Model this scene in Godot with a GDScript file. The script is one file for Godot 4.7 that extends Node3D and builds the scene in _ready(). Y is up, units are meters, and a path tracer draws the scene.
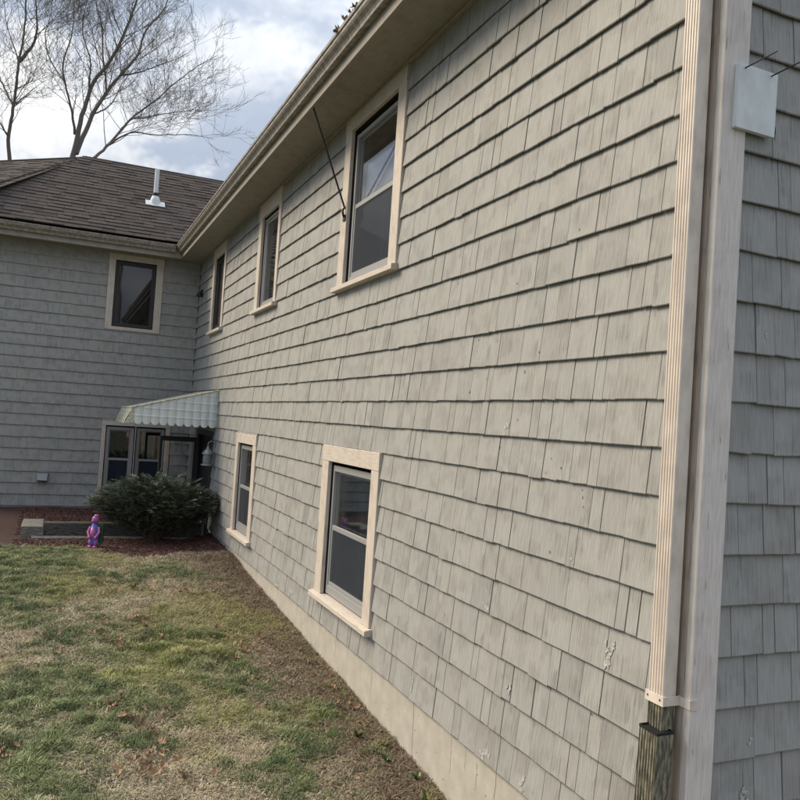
extends Node3D

# ------------------------------------------------------------------ mesh builder
class MB:
	var v := PackedVector3Array()
	var n := PackedVector3Array()
	var c := PackedColorArray()
	var t := PackedVector2Array()
	var col := Color(1, 1, 1)
	var uo := Vector2.ZERO
	# corners run counter-clockwise seen from outside; written clockwise as the engine wants
	func tri(a: Vector3, b: Vector3, d: Vector3, ua := Vector2.ZERO, ub := Vector2.ZERO, ud := Vector2.ZERO):
		var nn := (b - a).cross(d - a).normalized()
		v.append(a); v.append(d); v.append(b)
		n.append(nn); n.append(nn); n.append(nn)
		c.append(col); c.append(col); c.append(col)
		t.append(ua + uo); t.append(ud + uo); t.append(ub + uo)
	func tri_n(a: Vector3, b: Vector3, d: Vector3, na: Vector3, nb: Vector3, nd: Vector3):
		v.append(a); v.append(d); v.append(b)
		n.append(na); n.append(nd); n.append(nb)
		c.append(col); c.append(col); c.append(col)
		t.append(uo); t.append(uo); t.append(uo)
	func quad(a: Vector3, b: Vector3, d: Vector3, e: Vector3):
		var w := (b - a).length()
		var h := (e - a).length()
		var u0 := Vector2(0, 0)
		tri(a, b, d, u0, Vector2(w, 0), Vector2(w, h))
		tri(a, d, e, u0, Vector2(w, h), Vector2(0, h))
	func box(lo: Vector3, hi: Vector3):
		var x0 := lo.x; var x1 := hi.x; var y0 := lo.y; var y1 := hi.y; var z0 := lo.z; var z1 := hi.z
		obox([Vector3(x0, y0, z0), Vector3(x1, y0, z0), Vector3(x1, y0, z1), Vector3(x0, y0, z1), Vector3(x0, y1, z0), Vector3(x1, y1, z0), Vector3(x1, y1, z1), Vector3(x0, y1, z1)])
	func obox(p: Array):
		quad(p[3], p[2], p[6], p[7]); quad(p[1], p[0], p[4], p[5])
		quad(p[0], p[3], p[7], p[4]); quad(p[2], p[1], p[5], p[6])
		quad(p[4], p[7], p[6], p[5]); quad(p[0], p[1], p[2], p[3])
	# box with chamfered edges along its length; f is a frame (origin, x, y, z axes)
	func cbox(lo: Vector3, hi: Vector3, f: Transform3D, ch := 0.004):
		var pr := PackedVector2Array([Vector2(lo.x + ch, lo.y), Vector2(hi.x - ch, lo.y), Vector2(hi.x, lo.y + ch), Vector2(hi.x, hi.y - ch), Vector2(hi.x - ch, hi.y), Vector2(lo.x + ch, hi.y), Vector2(lo.x, hi.y - ch), Vector2(lo.x, lo.y + ch)])
		prism(pr, f, lo.z, hi.z)
	# profile in the frame's x/y plane (counter-clockwise), swept along its z
	func prism(pr: PackedVector2Array, f: Transform3D, z0: float, z1: float, caps := true):
		var m := pr.size()
		for i in m:
			var a := pr[i]; var b := pr[(i + 1) % m]
			quad(f * Vector3(a.x, a.y, z0), f * Vector3(b.x, b.y, z0), f * Vector3(b.x, b.y, z1), f * Vector3(a.x, a.y, z1))
		if caps:
			var idx := Geometry2D.triangulate_polygon(pr)
			for i in range(0, idx.size(), 3):
				var a := pr[idx[i]]; var b := pr[idx[i + 1]]; var d := pr[idx[i + 2]]
				if (b - a).cross(d - a) < 0:
					var q := b; b = d; d = q
				tri(f * Vector3(a.x, a.y, z1), f * Vector3(b.x, b.y, z1), f * Vector3(d.x, d.y, z1), a, b, d)
				tri(f * Vector3(a.x, a.y, z0), f * Vector3(d.x, d.y, z0), f * Vector3(b.x, b.y, z0), a, d, b)
	func tube(pts: Array, rad: Array, sides := 6, cap := true):
		var rings := []
		var nrm := []
		var up := Vector3(0.13, 0.3, 0.94).normalized()
		for i in pts.size():
			var d: Vector3 = (pts[min(i + 1, pts.size() - 1)] - pts[max(i - 1, 0)]).normalized()
			var s := d.cross(up)
			if s.length() < 0.1: s = d.cross(Vector3(1, 0, 0))
			s = s.normalized()
			var q := d.cross(s).normalized()
			var ring := []; var rn := []
			for k in sides:
				var a := TAU * k / sides
				var o: Vector3 = s * cos(a) + q * sin(a)
				ring.append(pts[i] + o * rad[i]); rn.append(o)
			rings.append(ring); nrm.append(rn)
		for i in pts.size() - 1:
			for k in sides:
				var l := (k + 1) % sides
				tri_n(rings[i][k], rings[i][l], rings[i + 1][l], nrm[i][k], nrm[i][l], nrm[i + 1][l])
				tri_n(rings[i][k], rings[i + 1][l], rings[i + 1][k], nrm[i][k], nrm[i + 1][l], nrm[i + 1][k])
		if cap:
			for k in range(1, sides - 1):
				tri(rings[0][0], rings[0][k + 1], rings[0][k])
				tri(rings[-1][0], rings[-1][k], rings[-1][k + 1])
	# lathe round a vertical axis; pr holds (radius, height)
	func lathe(at: Vector3, pr: Array, sides := 16, sx := 1.0, sz := 1.0):
		if pr[0].y > pr[-1].y: pr.reverse()
		for i in pr.size() - 1:
			var p: Vector2 = pr[i]; var q: Vector2 = pr[i + 1]
			var tn := Vector2(q.y - p.y, p.x - q.x).normalized()
			for k in sides:
				var a := TAU * k / sides; var b := TAU * (k + 1) / sides
				var ca := Vector3(cos(a) * sx, 0, sin(a) * sz); var cb := Vector3(cos(b) * sx, 0, sin(b) * sz)
				var na := (Vector3(cos(a), 0, sin(a)) * tn.x + Vector3.UP * tn.y).normalized()
				var nb := (Vector3(cos(b), 0, sin(b)) * tn.x + Vector3.UP * tn.y).normalized()
				var y0 := Vector3(0, p.y, 0); var y1 := Vector3(0, q.y, 0)
				tri_n(at + ca * p.x + y0, at + ca * q.x + y1, at + cb * q.x + y1, na, na, nb)
				tri_n(at + ca * p.x + y0, at + cb * q.x + y1, at + cb * p.x + y0, na, nb, nb)
	func ball(at: Vector3, r: Vector3, seg := 10):
		var pr := []
		for i in seg + 1:
			var a := -PI / 2 + PI * i / seg
			pr.append(Vector2(cos(a), sin(a)))
		for i in seg:
			for k in seg * 2:
				var a := PI * k / seg; var b := PI * (k + 1) / seg
				var q := []
				for w in [[i, a], [i + 1, a], [i + 1, b], [i, b]]:
					q.append(Vector3(cos(w[1]) * pr[w[0]].x, pr[w[0]].y, sin(w[1]) * pr[w[0]].x))
				tri_n(at + q[0] * r, at + q[1] * r, at + q[2] * r, q[0], q[1], q[2])
				tri_n(at + q[0] * r, at + q[2] * r, at + q[3] * r, q[0], q[2], q[3])
	func mesh() -> ArrayMesh:
		var arr := []
		arr.resize(Mesh.ARRAY_MAX)
		arr[Mesh.ARRAY_VERTEX] = v
		arr[Mesh.ARRAY_NORMAL] = n
		arr[Mesh.ARRAY_COLOR] = c
		arr[Mesh.ARRAY_TEX_UV] = t
		var am := ArrayMesh.new()
		am.add_surface_from_arrays(Mesh.PRIMITIVE_TRIANGLES, arr)
		return am

# ------------------------------------------------------------------ helpers
const ROW := 0.19
const WALL_LEN := 12.24
const SOFFIT := 4.40
var M := {}
var cam: Camera3D
var rng := RandomNumberGenerator.new()
var names := {}

func numbered(s: String) -> String:
	if not names.has(s):
		names[s] = 0
		return s
	names[s] += 1
	return "%s_%03d" % [s, names[s]]

func put(mb: MB, called: String, m: Material, parent: Node = null, label := "") -> MeshInstance3D:
	var o := MeshInstance3D.new()
	o.mesh = mb.mesh()
	o.material_override = m
	o.cast_shadow = GeometryInstance3D.SHADOW_CASTING_SETTING_ON
	if parent == null:
		o.name = numbered(called)
		add_child(o)
	else:
		o.name = called
		parent.add_child(o, true)
	if label: o.set_meta("label", label)
	return o

func thing(called: String, label: String, category: String, at := Vector3.ZERO, group := "") -> Node3D:
	var o := Node3D.new()
	o.name = numbered(called)
	add_child(o)
	o.position = at
	tag(o, label, category, group)
	return o

func branch(called: String, parent: Node, label := "") -> Node3D:
	var o := Node3D.new()
	o.name = called
	parent.add_child(o, true)
	if label: o.set_meta("label", label)
	return o

func tag(o: Node, label := "", category := "", group := "", kind := ""):
	if label: o.set_meta("label", label)
	if category: o.set_meta("category", category)
	if group: o.set_meta("group", group)
	if kind: o.set_meta("kind", kind)

func srgb(r: float, g: float, b: float) -> Color:
	return Color(r, g, b).linear_to_srgb()

func noise_image(seed_: int, freq: float, oct: int, w: int, h: int) -> Image:
	var f := FastNoiseLite.new()
	f.seed = seed_
	f.noise_type = FastNoiseLite.TYPE_SIMPLEX_SMOOTH
	f.frequency = freq
	f.fractal_octaves = oct
	var im := f.get_seamless_image(w, h)
	im.convert(Image.FORMAT_L8)
	return im

func grey_tex(seed_: int, freq: float, oct: int, size: int, lo: float, hi: float, gamma := 1.0) -> ImageTexture:
	var src := noise_image(seed_, freq, oct, size, size).get_data()
	var out := PackedByteArray()
	out.resize(size * size)
	for i in src.size():
		out[i] = int(255.0 * clampf(lo + (hi - lo) * pow(src[i] / 255.0, gamma), 0, 1))
	var im := Image.create_from_data(size, size, false, Image.FORMAT_L8, out)
	im.convert(Image.FORMAT_RGB8)
	return ImageTexture.create_from_image(im)

func concrete_tex() -> ImageTexture:
	var n := 1024
	var lo := noise_image(43, 0.004, 4, n, n).get_data()
	var hi := noise_image(45, 0.3, 2, n, n).get_data()
	var mid := noise_image(46, 0.03, 4, n, n).get_data()
	var out := PackedByteArray(); out.resize(n * n)
	for i in n * n:
		var g := 0.90 + 0.10 * (lo[i] / 255.0 - 0.5) + 0.16 * (hi[i] / 255.0 - 0.5) + 0.05 * (mid[i] / 255.0 - 0.5)
		if hi[i] < 62 and mid[i] > 120: g -= 0.22
		out[i] = int(255 * clampf(g, 0, 1))
	var im := Image.create_from_data(n, n, false, Image.FORMAT_L8, out)
	im.convert(Image.FORMAT_RGB8)
	return ImageTexture.create_from_image(im)

func normal_tex(seed_: int, freq: float, oct: int, size: int, strength: float) -> ImageTexture:
	var im := noise_image(seed_, freq, oct, size, size)
	im.convert(Image.FORMAT_RGBA8)
	im.bump_map_to_normal_map(strength)
	return ImageTexture.create_from_image(im)

func smat(c: Color, rough := 0.8, metal := 0.0) -> StandardMaterial3D:
	var m := StandardMaterial3D.new()
	m.albedo_color = c
	m.roughness = rough
	m.metallic = metal
	return m

func tri_mat(c: Color, rough: float, tex: Texture2D, nrm: Texture2D, scale: Vector3, nscale := 1.0) -> StandardMaterial3D:
	var m := smat(c, rough)
	m.uv1_triplanar = true
	m.uv1_world_triplanar = true
	m.uv1_scale = scale
	m.albedo_texture = tex
	if nrm:
		m.normal_enabled = true
		m.normal_texture = nrm
		m.normal_scale = nscale
	return m

# painted wood: fine grain along v, worn streaks, small blotches (one tile = 1.2 m)
func wood_textures(seed_: int, wear: float) -> Array:
	var N := 1024
	var s1 := noise_image(seed_, 0.10, 3, N, 64); s1.resize(N, N, Image.INTERPOLATE_CUBIC)
	var s2 := noise_image(seed_ + 1, 0.08, 3, N, 40); s2.resize(N, N, Image.INTERPOLATE_CUBIC)
	var b1 := noise_image(seed_ + 2, 0.006, 4, N, N)
	var fine := noise_image(seed_ + 3, 0.2, 2, N, N)
	var d1 := s1.get_data(); var d2 := s2.get_data(); var d3 := b1.get_data(); var d4 := fine.get_data()
	var out := PackedByteArray(); out.resize(N * N * 3)
	var hgt := PackedByteArray(); hgt.resize(N * N)
	for i in N * N:
		var a := d1[i] / 255.0; var b := d2[i] / 255.0; var p := d3[i] / 255.0; var f := d4[i] / 255.0
		var g := 0.93 + 0.06 * smoothstep(0.2, 0.75, a)
		g -= 0.15 * wear * smoothstep(0.55, 0.95, b) * smoothstep(0.3, 0.75, p)
		g -= 0.05 * wear * smoothstep(0.4, 0.8, p)
		g += 0.06 * (f - 0.5)
		var warm := 0.008 * (p - 0.5)
		out[i * 3] = int(255 * clampf(g + warm, 0, 1))
		out[i * 3 + 1] = int(255 * clampf(g, 0, 1))
		out[i * 3 + 2] = int(255 * clampf(g - warm, 0, 1))
		hgt[i] = int(255 * clampf(0.75 * a + 0.25 * f, 0, 1))
	var ai := Image.create_from_data(N, N, false, Image.FORMAT_RGB8, out)
	var hi := Image.create_from_data(N, N, false, Image.FORMAT_L8, hgt)
	hi.convert(Image.FORMAT_RGBA8)
	hi.bump_map_to_normal_map(3.0)
	return [ImageTexture.create_from_image(ai), ImageTexture.create_from_image(hi)]

# uv in metres, tile 1.2 m
func uv_mat(c: Color, rough: float, tx: Array, nscale: float, tile := 1.2) -> StandardMaterial3D:
	var m := smat(c, rough)
	m.albedo_texture = tx[0]
	m.normal_enabled = true
	m.normal_texture = tx[1]
	m.normal_scale = nscale
	m.uv1_scale = Vector3(1.0 / tile, 1.0 / tile, 1)
	m.vertex_color_use_as_albedo = true
	return m

# ------------------------------------------------------------------ sky
func make_sky() -> Sky:
	var W := 2048
	var H := 1024
	var f := FastNoiseLite.new()
	f.seed = 11
	f.noise_type = FastNoiseLite.TYPE_SIMPLEX_SMOOTH
	f.frequency = 1.25
	f.fractal_octaves = 5
	f.fractal_gain = 0.46
	f.domain_warp_enabled = true
	f.domain_warp_amplitude = 0.35
	f.domain_warp_frequency = 0.9
	var sun := SUN_DIR
	var out := PackedFloat32Array()
	out.resize(W * H * 3)
	var half := H / 2 + 40
	for j in H:
		var th := PI * (j + 0.5) / H
		var y := cos(th)
		var s := sin(th)
		if j >= half:
			for i in W:
				var q := (j * W + i) * 3
				out[q] = 0.16; out[q + 1] = 0.16; out[q + 2] = 0.15
			continue
		for i in W:
			var ph := TAU * (i + 0.5) / W
			var d := Vector3(s * sin(ph), y, -s * cos(ph))
			var yy := maxf(y, 0.0)
			# flattened cloud layer overhead
			var k := 1.0 / (yy + 0.28)
			var g := f.get_noise_3d(d.x * k * 1.15 + 4.1, 0.35 * yy + 0.3, d.z * k * 1.15 - 1.7)
			var cov := smoothstep(-0.12, 0.45, g)
			var cd := d.dot(sun)
			var glow := pow(maxf(cd, 0.0), 4.0)
			var lum := (0.36 + 0.50 * yy) * (1.0 + 0.25 * glow)
			var c := Color(0.355, 0.41, 0.505).lerp(Color(0.69, 0.715, 0.755), cov)
			c = c.lerp(Color(0.95, 0.90, 0.78), minf(glow * 0.9, 1.0) * cov)
			var q := (j * W + i) * 3
			out[q] = c.r * lum; out[q + 1] = c.g * lum; out[q + 2] = c.b * lum
	var im := Image.create_from_data(W, H, false, Image.FORMAT_RGBF, out.to_byte_array())
	var pm := PanoramaSkyMaterial.new()
	pm.panorama = ImageTexture.create_from_image(im)
	var sk := Sky.new()
	sk.sky_material = pm
	return sk

var SUN_DIR := Vector3(-0.62, 0.62, -0.5).normalized()

# ------------------------------------------------------------------ siding
# a wall's own frame: origin at its lower corner, x along the wall, y up, z outwards
func shingle(mb: MB, f: Transform3D, u0: float, u1: float, v0: float, v1: float, lift: float, skew: float):
	var w := u1 - u0
	var h := v1 - v0
	var hf := h / 0.205
	var t0 := 0.0235 + lift
	var t1 := t0 - 0.0185 * minf(hf, 1.2)
	var bk := minf(0.012, t0 - 0.006)
	var a := [Vector3(u0, v0 - skew + 0.003, bk), Vector3(u1, v0 + skew + 0.003, bk), Vector3(u0, v0 - skew, t0 - 0.003), Vector3(u1, v0 + skew, t0 - 0.003), Vector3(u0, v0 - skew + 0.004, t0), Vector3(u1, v0 + skew + 0.004, t0), Vector3(u0, v1, t1), Vector3(u1, v1, t1), Vector3(u0, v1, -0.003), Vector3(u1, v1, -0.003)]
	var p := []
	for q in a: p.append(f * q)
	mb.uo = Vector2(mb.uo.x, mb.uo.y)
	var U := Vector2(w, 0); var V := Vector2(0, h)
	mb.tri(p[4], p[5], p[7], Vector2.ZERO, U, U + V); mb.tri(p[4], p[7], p[6], Vector2.ZERO, U + V, V)
	mb.tri(p[2], p[3], p[5], Vector2.ZERO, U, U); mb.tri(p[2], p[5], p[4], Vector2.ZERO, U, Vector2.ZERO)
	mb.tri(p[0], p[1], p[3], Vector2.ZERO, U, U); mb.tri(p[0], p[3], p[2], Vector2.ZERO, U, Vector2.ZERO)
	mb.tri(p[0], p[2], p[4]); mb.tri(p[0], p[4], p[6]); mb.tri(p[0], p[6], p[8])
	mb.tri(p[1], p[5], p[3]); mb.tri(p[1], p[7], p[5]); mb.tri(p[1], p[9], p[7])

# holes: [u0, u1, v0, v1]; returns shingles as [u0, u1, v0, v1]
func lay_courses(u_from: float, u_to: float, v_from: float, v_to: float, holes: Array, r: RandomNumberGenerator, snug := 1.0) -> Array:
	var out := []
	var rows := int(ceil((v_to - v_from) / ROW - 0.05))
	for k in rows:
		var yb := v_from + k * ROW
		var yt := minf(yb + ROW + 0.016, v_to)
		var cuts := [u_from, u_to]
		for h in holes:
			if h[2] < yt - 0.016 and h[3] > yb:
				cuts.append(clampf(h[0], u_from, u_to)); cuts.append(clampf(h[1], u_from, u_to))
		cuts.sort()
		for i in cuts.size() - 1:
			var a: float = cuts[i]; var b: float = cuts[i + 1]
			if b - a < 0.004: continue
			var mid := (a + b) / 2
			var lo := yb; var hi := yt
			for h in holes:
				if mid > h[0] and mid < h[1] and h[2] < yt - 0.016 and h[3] > yb:
					if h[2] <= yb and h[3] >= yt - 0.017: lo = 1e9
					elif h[2] > yb: hi = minf(hi, h[2])
					else: lo = maxf(lo, h[3])
			if hi - lo < 0.012: continue
			var u := a + 0.002
			if i == 0: u = a + 0.001
			while u < b - 0.003:
				var w: float = [0.068, 0.085, 0.1, 0.115, 0.13, 0.15, 0.17, 0.2, 0.235][r.randi() % 9] * r.randf_range(0.92, 1.08)
				if r.randf() < 0.12: w *= 0.62
				if b - (u + w) < 0.05: w = b - u - 0.002
				w = minf(w, b - u - 0.001)
				var gap: float = 0.002 + 0.0035 * r.randf() * r.randf() + (0.004 if r.randf() < 0.14 else 0.0)
				out.append([u, u + w - gap * snug, lo, hi])
				u += w
	return out

func in_frame(p: Vector3, slack := 1.03) -> float:
	var q := cam.transform.affine_inverse() * p
	if q.z > -0.2: return 0.0
	var t := tan(deg_to_rad(cam.fov / 2))
	if absf(q.x / -q.z) > t * slack or absf(q.y / -q.z) > t * slack: return 0.0
	return 1.0 / (q.z * q.z)

func side_wall(called: String, parent: Node, f: Transform3D, list: Array, keep: int, sheathing: MB, m: Material, r: RandomNumberGenerator, vary := 1.0) -> Node3D:
	var w := put(sheathing, called, M.sheathing, parent)
	var scored := []
	for i in list.size():
		var s: Array = list[i]
		var p := f * Vector3((s[0] + s[1]) / 2, (s[2] + s[3]) / 2, 0.01)
		var toward := (cam.position - p).normalized()
		var sc: float = in_frame(p) * (s[1] - s[0]) * (s[3] - s[2]) * maxf(toward.dot(f.basis.z), 0.0)
		scored.append([sc, i])
	scored.sort_custom(func(x, y): return x[0] > y[0])
	var rest := MB.new()
	for rank in scored.size():
		var s: Array = list[scored[rank][1]]
		var single: bool = rank < keep and scored[rank][0] > 0.0
		var mb := MB.new() if single else rest
		var tone := r.randf_range(0.91, 1.06)
		var pick := r.randf()
		if pick < 0.1: tone *= r.randf_range(0.86, 0.95)
		tone = lerpf(1.0, tone, vary)
		var tint := r.randf_range(-0.012, 0.012)
		mb.col = Color(tone + tint, tone, tone - tint * 0.7)
		mb.uo = Vector2(r.randf() * 1.2, r.randf() * 1.2)
		var lift := r.randf_range(-0.0015, 0.002)
		if r.randf() < 0.06: lift += 0.003
		var sk := r.randf_range(-0.0012, 0.0012)
		if r.randf() < 0.22: sk *= 2.6
		var drop := r.randf_range(-0.0018, 0.0018)
		if r.randf() < 0.05: drop -= 0.005
		shingle(mb, f, s[0], s[1], s[2] + drop, s[3], lift, sk)
		if single: put(mb, "shingle", m, w)
	if rest.v.size() > 0:
		var o := put(rest, "shingles", m, w)
		o.set_meta("kind", "stuff")
	return w

# flat board with rectangular openings, in the wall's frame
func board_with_holes(mb: MB, f: Transform3D, u0: float, u1: float, v0: float, v1: float, n0: float, n1: float, holes: Array):
	var us := [u0, u1]; var vs := [v0, v1]
	for h in holes:
		for q in [h[0], h[1]]: if q > u0 and q < u1: us.append(q)
		for q in [h[2], h[3]]: if q > v0 and q < v1: vs.append(q)
	us.sort(); vs.sort()
	for i in us.size() - 1:
		for j in vs.size() - 1:
			if us[i + 1] - us[i] < 1e-4 or vs[j + 1] - vs[j] < 1e-4: continue
			var mu: float = (us[i] + us[i + 1]) / 2; var mv: float = (vs[j] + vs[j + 1]) / 2
			var inside := false
			for h in holes:
				if mu > h[0] and mu < h[1] and mv > h[2] and mv < h[3]: inside = true
			if inside: continue
			var p := []
			for q in [Vector3(us[i], vs[j], n0), Vector3(us[i + 1], vs[j], n0), Vector3(us[i + 1], vs[j], n1), Vector3(us[i], vs[j], n1), Vector3(us[i], vs[j + 1], n0), Vector3(us[i + 1], vs[j + 1], n0), Vector3(us[i + 1], vs[j + 1], n1), Vector3(us[i], vs[j + 1], n1)]: p.append(f * q)
			mb.obox(p)

# chamfered board: along "y" (upright) or "x" (lying) in the wall's frame
func board(f: Transform3D, lo: Vector3, hi: Vector3, along := "y", ch := 0.003) -> MB:
	var mb := MB.new()
	add_board(mb, f, lo, hi, along, ch)
	return mb

func add_board(mb: MB, f: Transform3D, lo: Vector3, hi: Vector3, along := "y", ch := 0.003):
	mb.uo = Vector2(rng.randf(), rng.randf())
	if along == "y":
		var g := f * Transform3D(Basis(Vector3(0, 0, 1), Vector3(1, 0, 0), Vector3(0, 1, 0)), Vector3.ZERO)
		mb.cbox(Vector3(lo.z, lo.x, lo.y), Vector3(hi.z, hi.x, hi.y), g, ch)
	else:
		var g := f * Transform3D(Basis(Vector3(0, 1, 0), Vector3(0, 0, 1), Vector3(1, 0, 0)), Vector3.ZERO)
		mb.cbox(Vector3(lo.y, lo.z, lo.x), Vector3(hi.y, hi.z, hi.x), g, ch)

# rectangular frame of four bars in the wall's frame
func ring(mb: MB, f: Transform3D, u0: float, u1: float, v0: float, v1: float, w: float, n0: float, n1: float, wb := -1.0, wt := -1.0):
	if wb < 0: wb = w
	if wt < 0: wt = w
	add_board(mb, f, Vector3(u0, v0, n0), Vector3(u0 + w, v1, n1), "y", 0.002)
	add_board(mb, f, Vector3(u1 - w, v0, n0), Vector3(u1, v1, n1), "y", 0.002)
	add_board(mb, f, Vector3(u0 + w, v0, n0 + 0.0005), Vector3(u1 - w, v0 + wb, n1 - 0.0005), "x", 0.002)
	add_board(mb, f, Vector3(u0 + w, v1 - wt, n0 + 0.0005), Vector3(u1 - w, v1, n1 - 0.0005), "x", 0.002)

func pane(mb: MB, f: Transform3D, u0: float, u1: float, v0: float, v1: float, n: float):
	mb.quad(f * Vector3(u0, v0, n), f * Vector3(u1, v0, n), f * Vector3(u1, v1, n), f * Vector3(u0, v1, n))

# d: outer casing rect o=[u0,u1,v0,v1], opening i=[...], style
func window(house: Node3D, f: Transform3D, o: Array, i: Array, style: Dictionary, label: String):
	var w := branch("window", house, label)
	var trim: Material = M[style.get("trim", "cream")]
	var alu: Material = M[style.get("frame", "aluminium")]
	var cn := 0.034
	put(board(f, Vector3(o[0], i[2], 0.0), Vector3(i[0], i[3], cn)), "side_casing", trim, w)
	put(board(f, Vector3(i[1], i[2], 0.0), Vector3(o[1], i[3], cn)), "side_casing", trim, w)
	put(board(f, Vector3(o[0], i[3] + 0.0005, 0.0), Vector3(o[1], o[3], cn + 0.002), "x"), "head_casing", trim, w)
	if style.get("sill", true):
		var sl := MB.new()
		var g := f * Transform3D(Basis(Vector3(0, 1, 0), Vector3(0, 0, 1), Vector3(1, 0, 0)), Vector3.ZERO)
		# y, n profile: a sloped top and a drip edge
		sl.prism(PackedVector2Array([Vector2(i[2] - 0.05, -0.06), Vector2(i[2] - 0.0005, -0.06), Vector2(i[2] - 0.004, 0.03), Vector2(i[2] - 0.012, 0.072), Vector2(i[2] - 0.016, 0.076), Vector2(i[2] - 0.05, 0.076), Vector2(i[2] - 0.053, 0.07), Vector2(i[2] - 0.053, 0.0)]), g, o[0] - 0.03, o[1] + 0.03)
		put(sl, "sill", trim, w)
	else:
		put(board(f, Vector3(o[0], o[2], 0.0), Vector3(o[1], i[2] - 0.0005, cn), "x"), "bottom_casing", trim, w)
	# box painted near-black for the unlit room behind, then the frame
	var rv := MB.new()
	var d := 0.32
	var q := [i[0] - 0.004, i[1] + 0.004, i[2] - 0.004, i[3] + 0.004]
	rv.quad(f * Vector3(q[0], q[2], 0.0), f * Vector3(q[0], q[2], -d), f * Vector3(q[0], q[3], -d), f * Vector3(q[0], q[3], 0.0))
	rv.quad(f * Vector3(q[1], q[2], -d), f * Vector3(q[1], q[2], 0.0), f * Vector3(q[1], q[3], 0.0), f * Vector3(q[1], q[3], -d))
	rv.quad(f * Vector3(q[0], q[2], 0.0), f * Vector3(q[1], q[2], 0.0), f * Vector3(q[1], q[2], -d), f * Vector3(q[0], q[2], -d))
	rv.quad(f * Vector3(q[0], q[3], -d), f * Vector3(q[1], q[3], -d), f * Vector3(q[1], q[3], 0.0), f * Vector3(q[0], q[3], 0.0))
	rv.quad(f * Vector3(q[0], q[2], -d), f * Vector3(q[1], q[2], -d), f * Vector3(q[1], q[3], -d), f * Vector3(q[0], q[3], -d))
	put(rv, "dark_room_box", M.interior, w)
	var gp: float = style.get("gap", 0.014)
	var a: float = i[0] + gp; var b: float = i[1] - gp; var lo: float = i[2] + 0.012; var hi: float = i[3] - gp * 1.6
	var fw: float = style.get("fw", 0.034)
	var fr := MB.new()
	ring(fr, f, a, b, lo, hi, fw, -0.045, -0.008, style.get("wb", 0.05), style.get("wt", fw))
	put(fr, "frame", M[style.get("outer", style.get("frame", "aluminium"))], w)
	a += fw; b -= fw; lo += style.get("wb", 0.05); hi -= style.get("wt", fw)
	if style.get("kind", "double") == "double":
		var mid: float = lo + (hi - lo) * style.get("meet", 0.5)
		var up := MB.new()
		ring(up, f, a, b, mid - 0.012, hi, 0.02, -0.06, -0.04)
		var us := put(up, "upper_sash", alu, w)
		var pu := MB.new(); pane(pu, f, a + 0.015, b - 0.015, mid, hi - 0.015, -0.05)
		put(pu, "pane", M.glass, w)
		for extra in [-0.062, -0.03]:  # further panes added to strengthen the mirrored sky
			var px := MB.new(); pane(px, f, a + 0.003, b - 0.003, mid + 0.03, hi - 0.003, extra)
			put(px, "added_storm_pane" if extra > -0.05 else "added_inner_pane", M.glass, w)
		var ls := MB.new()
		ring(ls, f, a, b, lo, mid + 0.026, 0.022, -0.038, -0.016, 0.035, 0.04)
		put(ls, "lower_sash", alu, w)
		var pd := MB.new(); pane(pd, f, a + 0.015, b - 0.015, lo + 0.015, mid, -0.034)
		put(pd, "pane", M.glass, w)
		if style.get("screen", true):
			var sc := MB.new(); pane(sc, f, a + 0.018, b - 0.018, lo + 0.018, mid - 0.008, -0.022)
			put(sc, "insect_screen", M.screen, w)
	else:
		var sa := MB.new()
		ring(sa, f, a, b, lo, hi, 0.03, -0.05, -0.02)
		put(sa, "sash", M[style.get("sash", "aluminium")], w)
		var pd := MB.new(); pane(pd, f, a + 0.02, b - 0.02, lo + 0.02, hi - 0.02, -0.036)
		put(pd, "pane", M.glass, w)
		var pe := MB.new(); pane(pe, f, a + 0.02, b - 0.02, lo + 0.02, hi - 0.02, -0.048)  # second pane added for a brighter reflection
		put(pe, "added_inner_pane", M.glass, w)
	if style.get("blind", false):
		for k in 14:
			var yb: float = lo + 0.02 + k * 0.045
			var bl := MB.new()
			add_board(bl, f * Transform3D(Basis(Vector3.RIGHT, 0.6), Vector3(0, yb, -0.12)), Vector3(a, -0.019, -0.002), Vector3(b, 0.019, 0.002), "x", 0.0006)
			put(bl, "blind_slat", M.blind, w)
	elif style.get("backing_curtain", true):
		var cu := MB.new()
		var steps := 26
		for k in steps:
			var x0: float = a + (b - a) * k / steps; var x1: float = a + (b - a) * (k + 1) / steps
			var z0 := -0.2 + 0.018 * sin(k * 1.9); var z1 := -0.2 + 0.018 * sin((k + 1) * 1.9)
			cu.quad(f * Vector3(x0, lo - 0.03, z0), f * Vector3(x1, lo - 0.03, z1), f * Vector3(x1, hi + 0.03, z1), f * Vector3(x0, hi + 0.03, z0))
		put(cu, "backing_curtain", M.backing_curtain, w)  # dark cloth added behind the glass, its tone standing for an unlit room
	return w

# ------------------------------------------------------------------ ground
var gnoise := FastNoiseLite.new()
var pnoise := FastNoiseLite.new()

func ground_y(x: float, z: float) -> float:
	var y := -0.095
	if z > 4.4: y -= 0.048 * (minf(z, 40.0) - 4.4)
	if z < 5.5: y += 0.04 * smoothstep(-0.5, -0.05, x) * (1.0 - smoothstep(4.4, 5.5, z))
	if z < 2.6: y += 0.07 * (1.0 - smoothstep(1.2, 2.6, z))
	var bump := gnoise.get_noise_2d(x * 1.0, z * 1.0) * 0.02
	if x < -2.8: y += minf(-(x + 2.8), 20.0) * 0.02
	return y + bump

func mulch(x: float, z: float) -> float:
	var lim := 4.15 + 0.28 * pnoise.get_noise_2d(x * 2.2, 3.0) - 0.55 * smoothstep(-1.2, -2.3, x)
	return 1.0 - smoothstep(lim - 0.22, lim + 0.18, z + 0.25 * pnoise.get_noise_2d(x * 6.0, z * 6.0))

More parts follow.
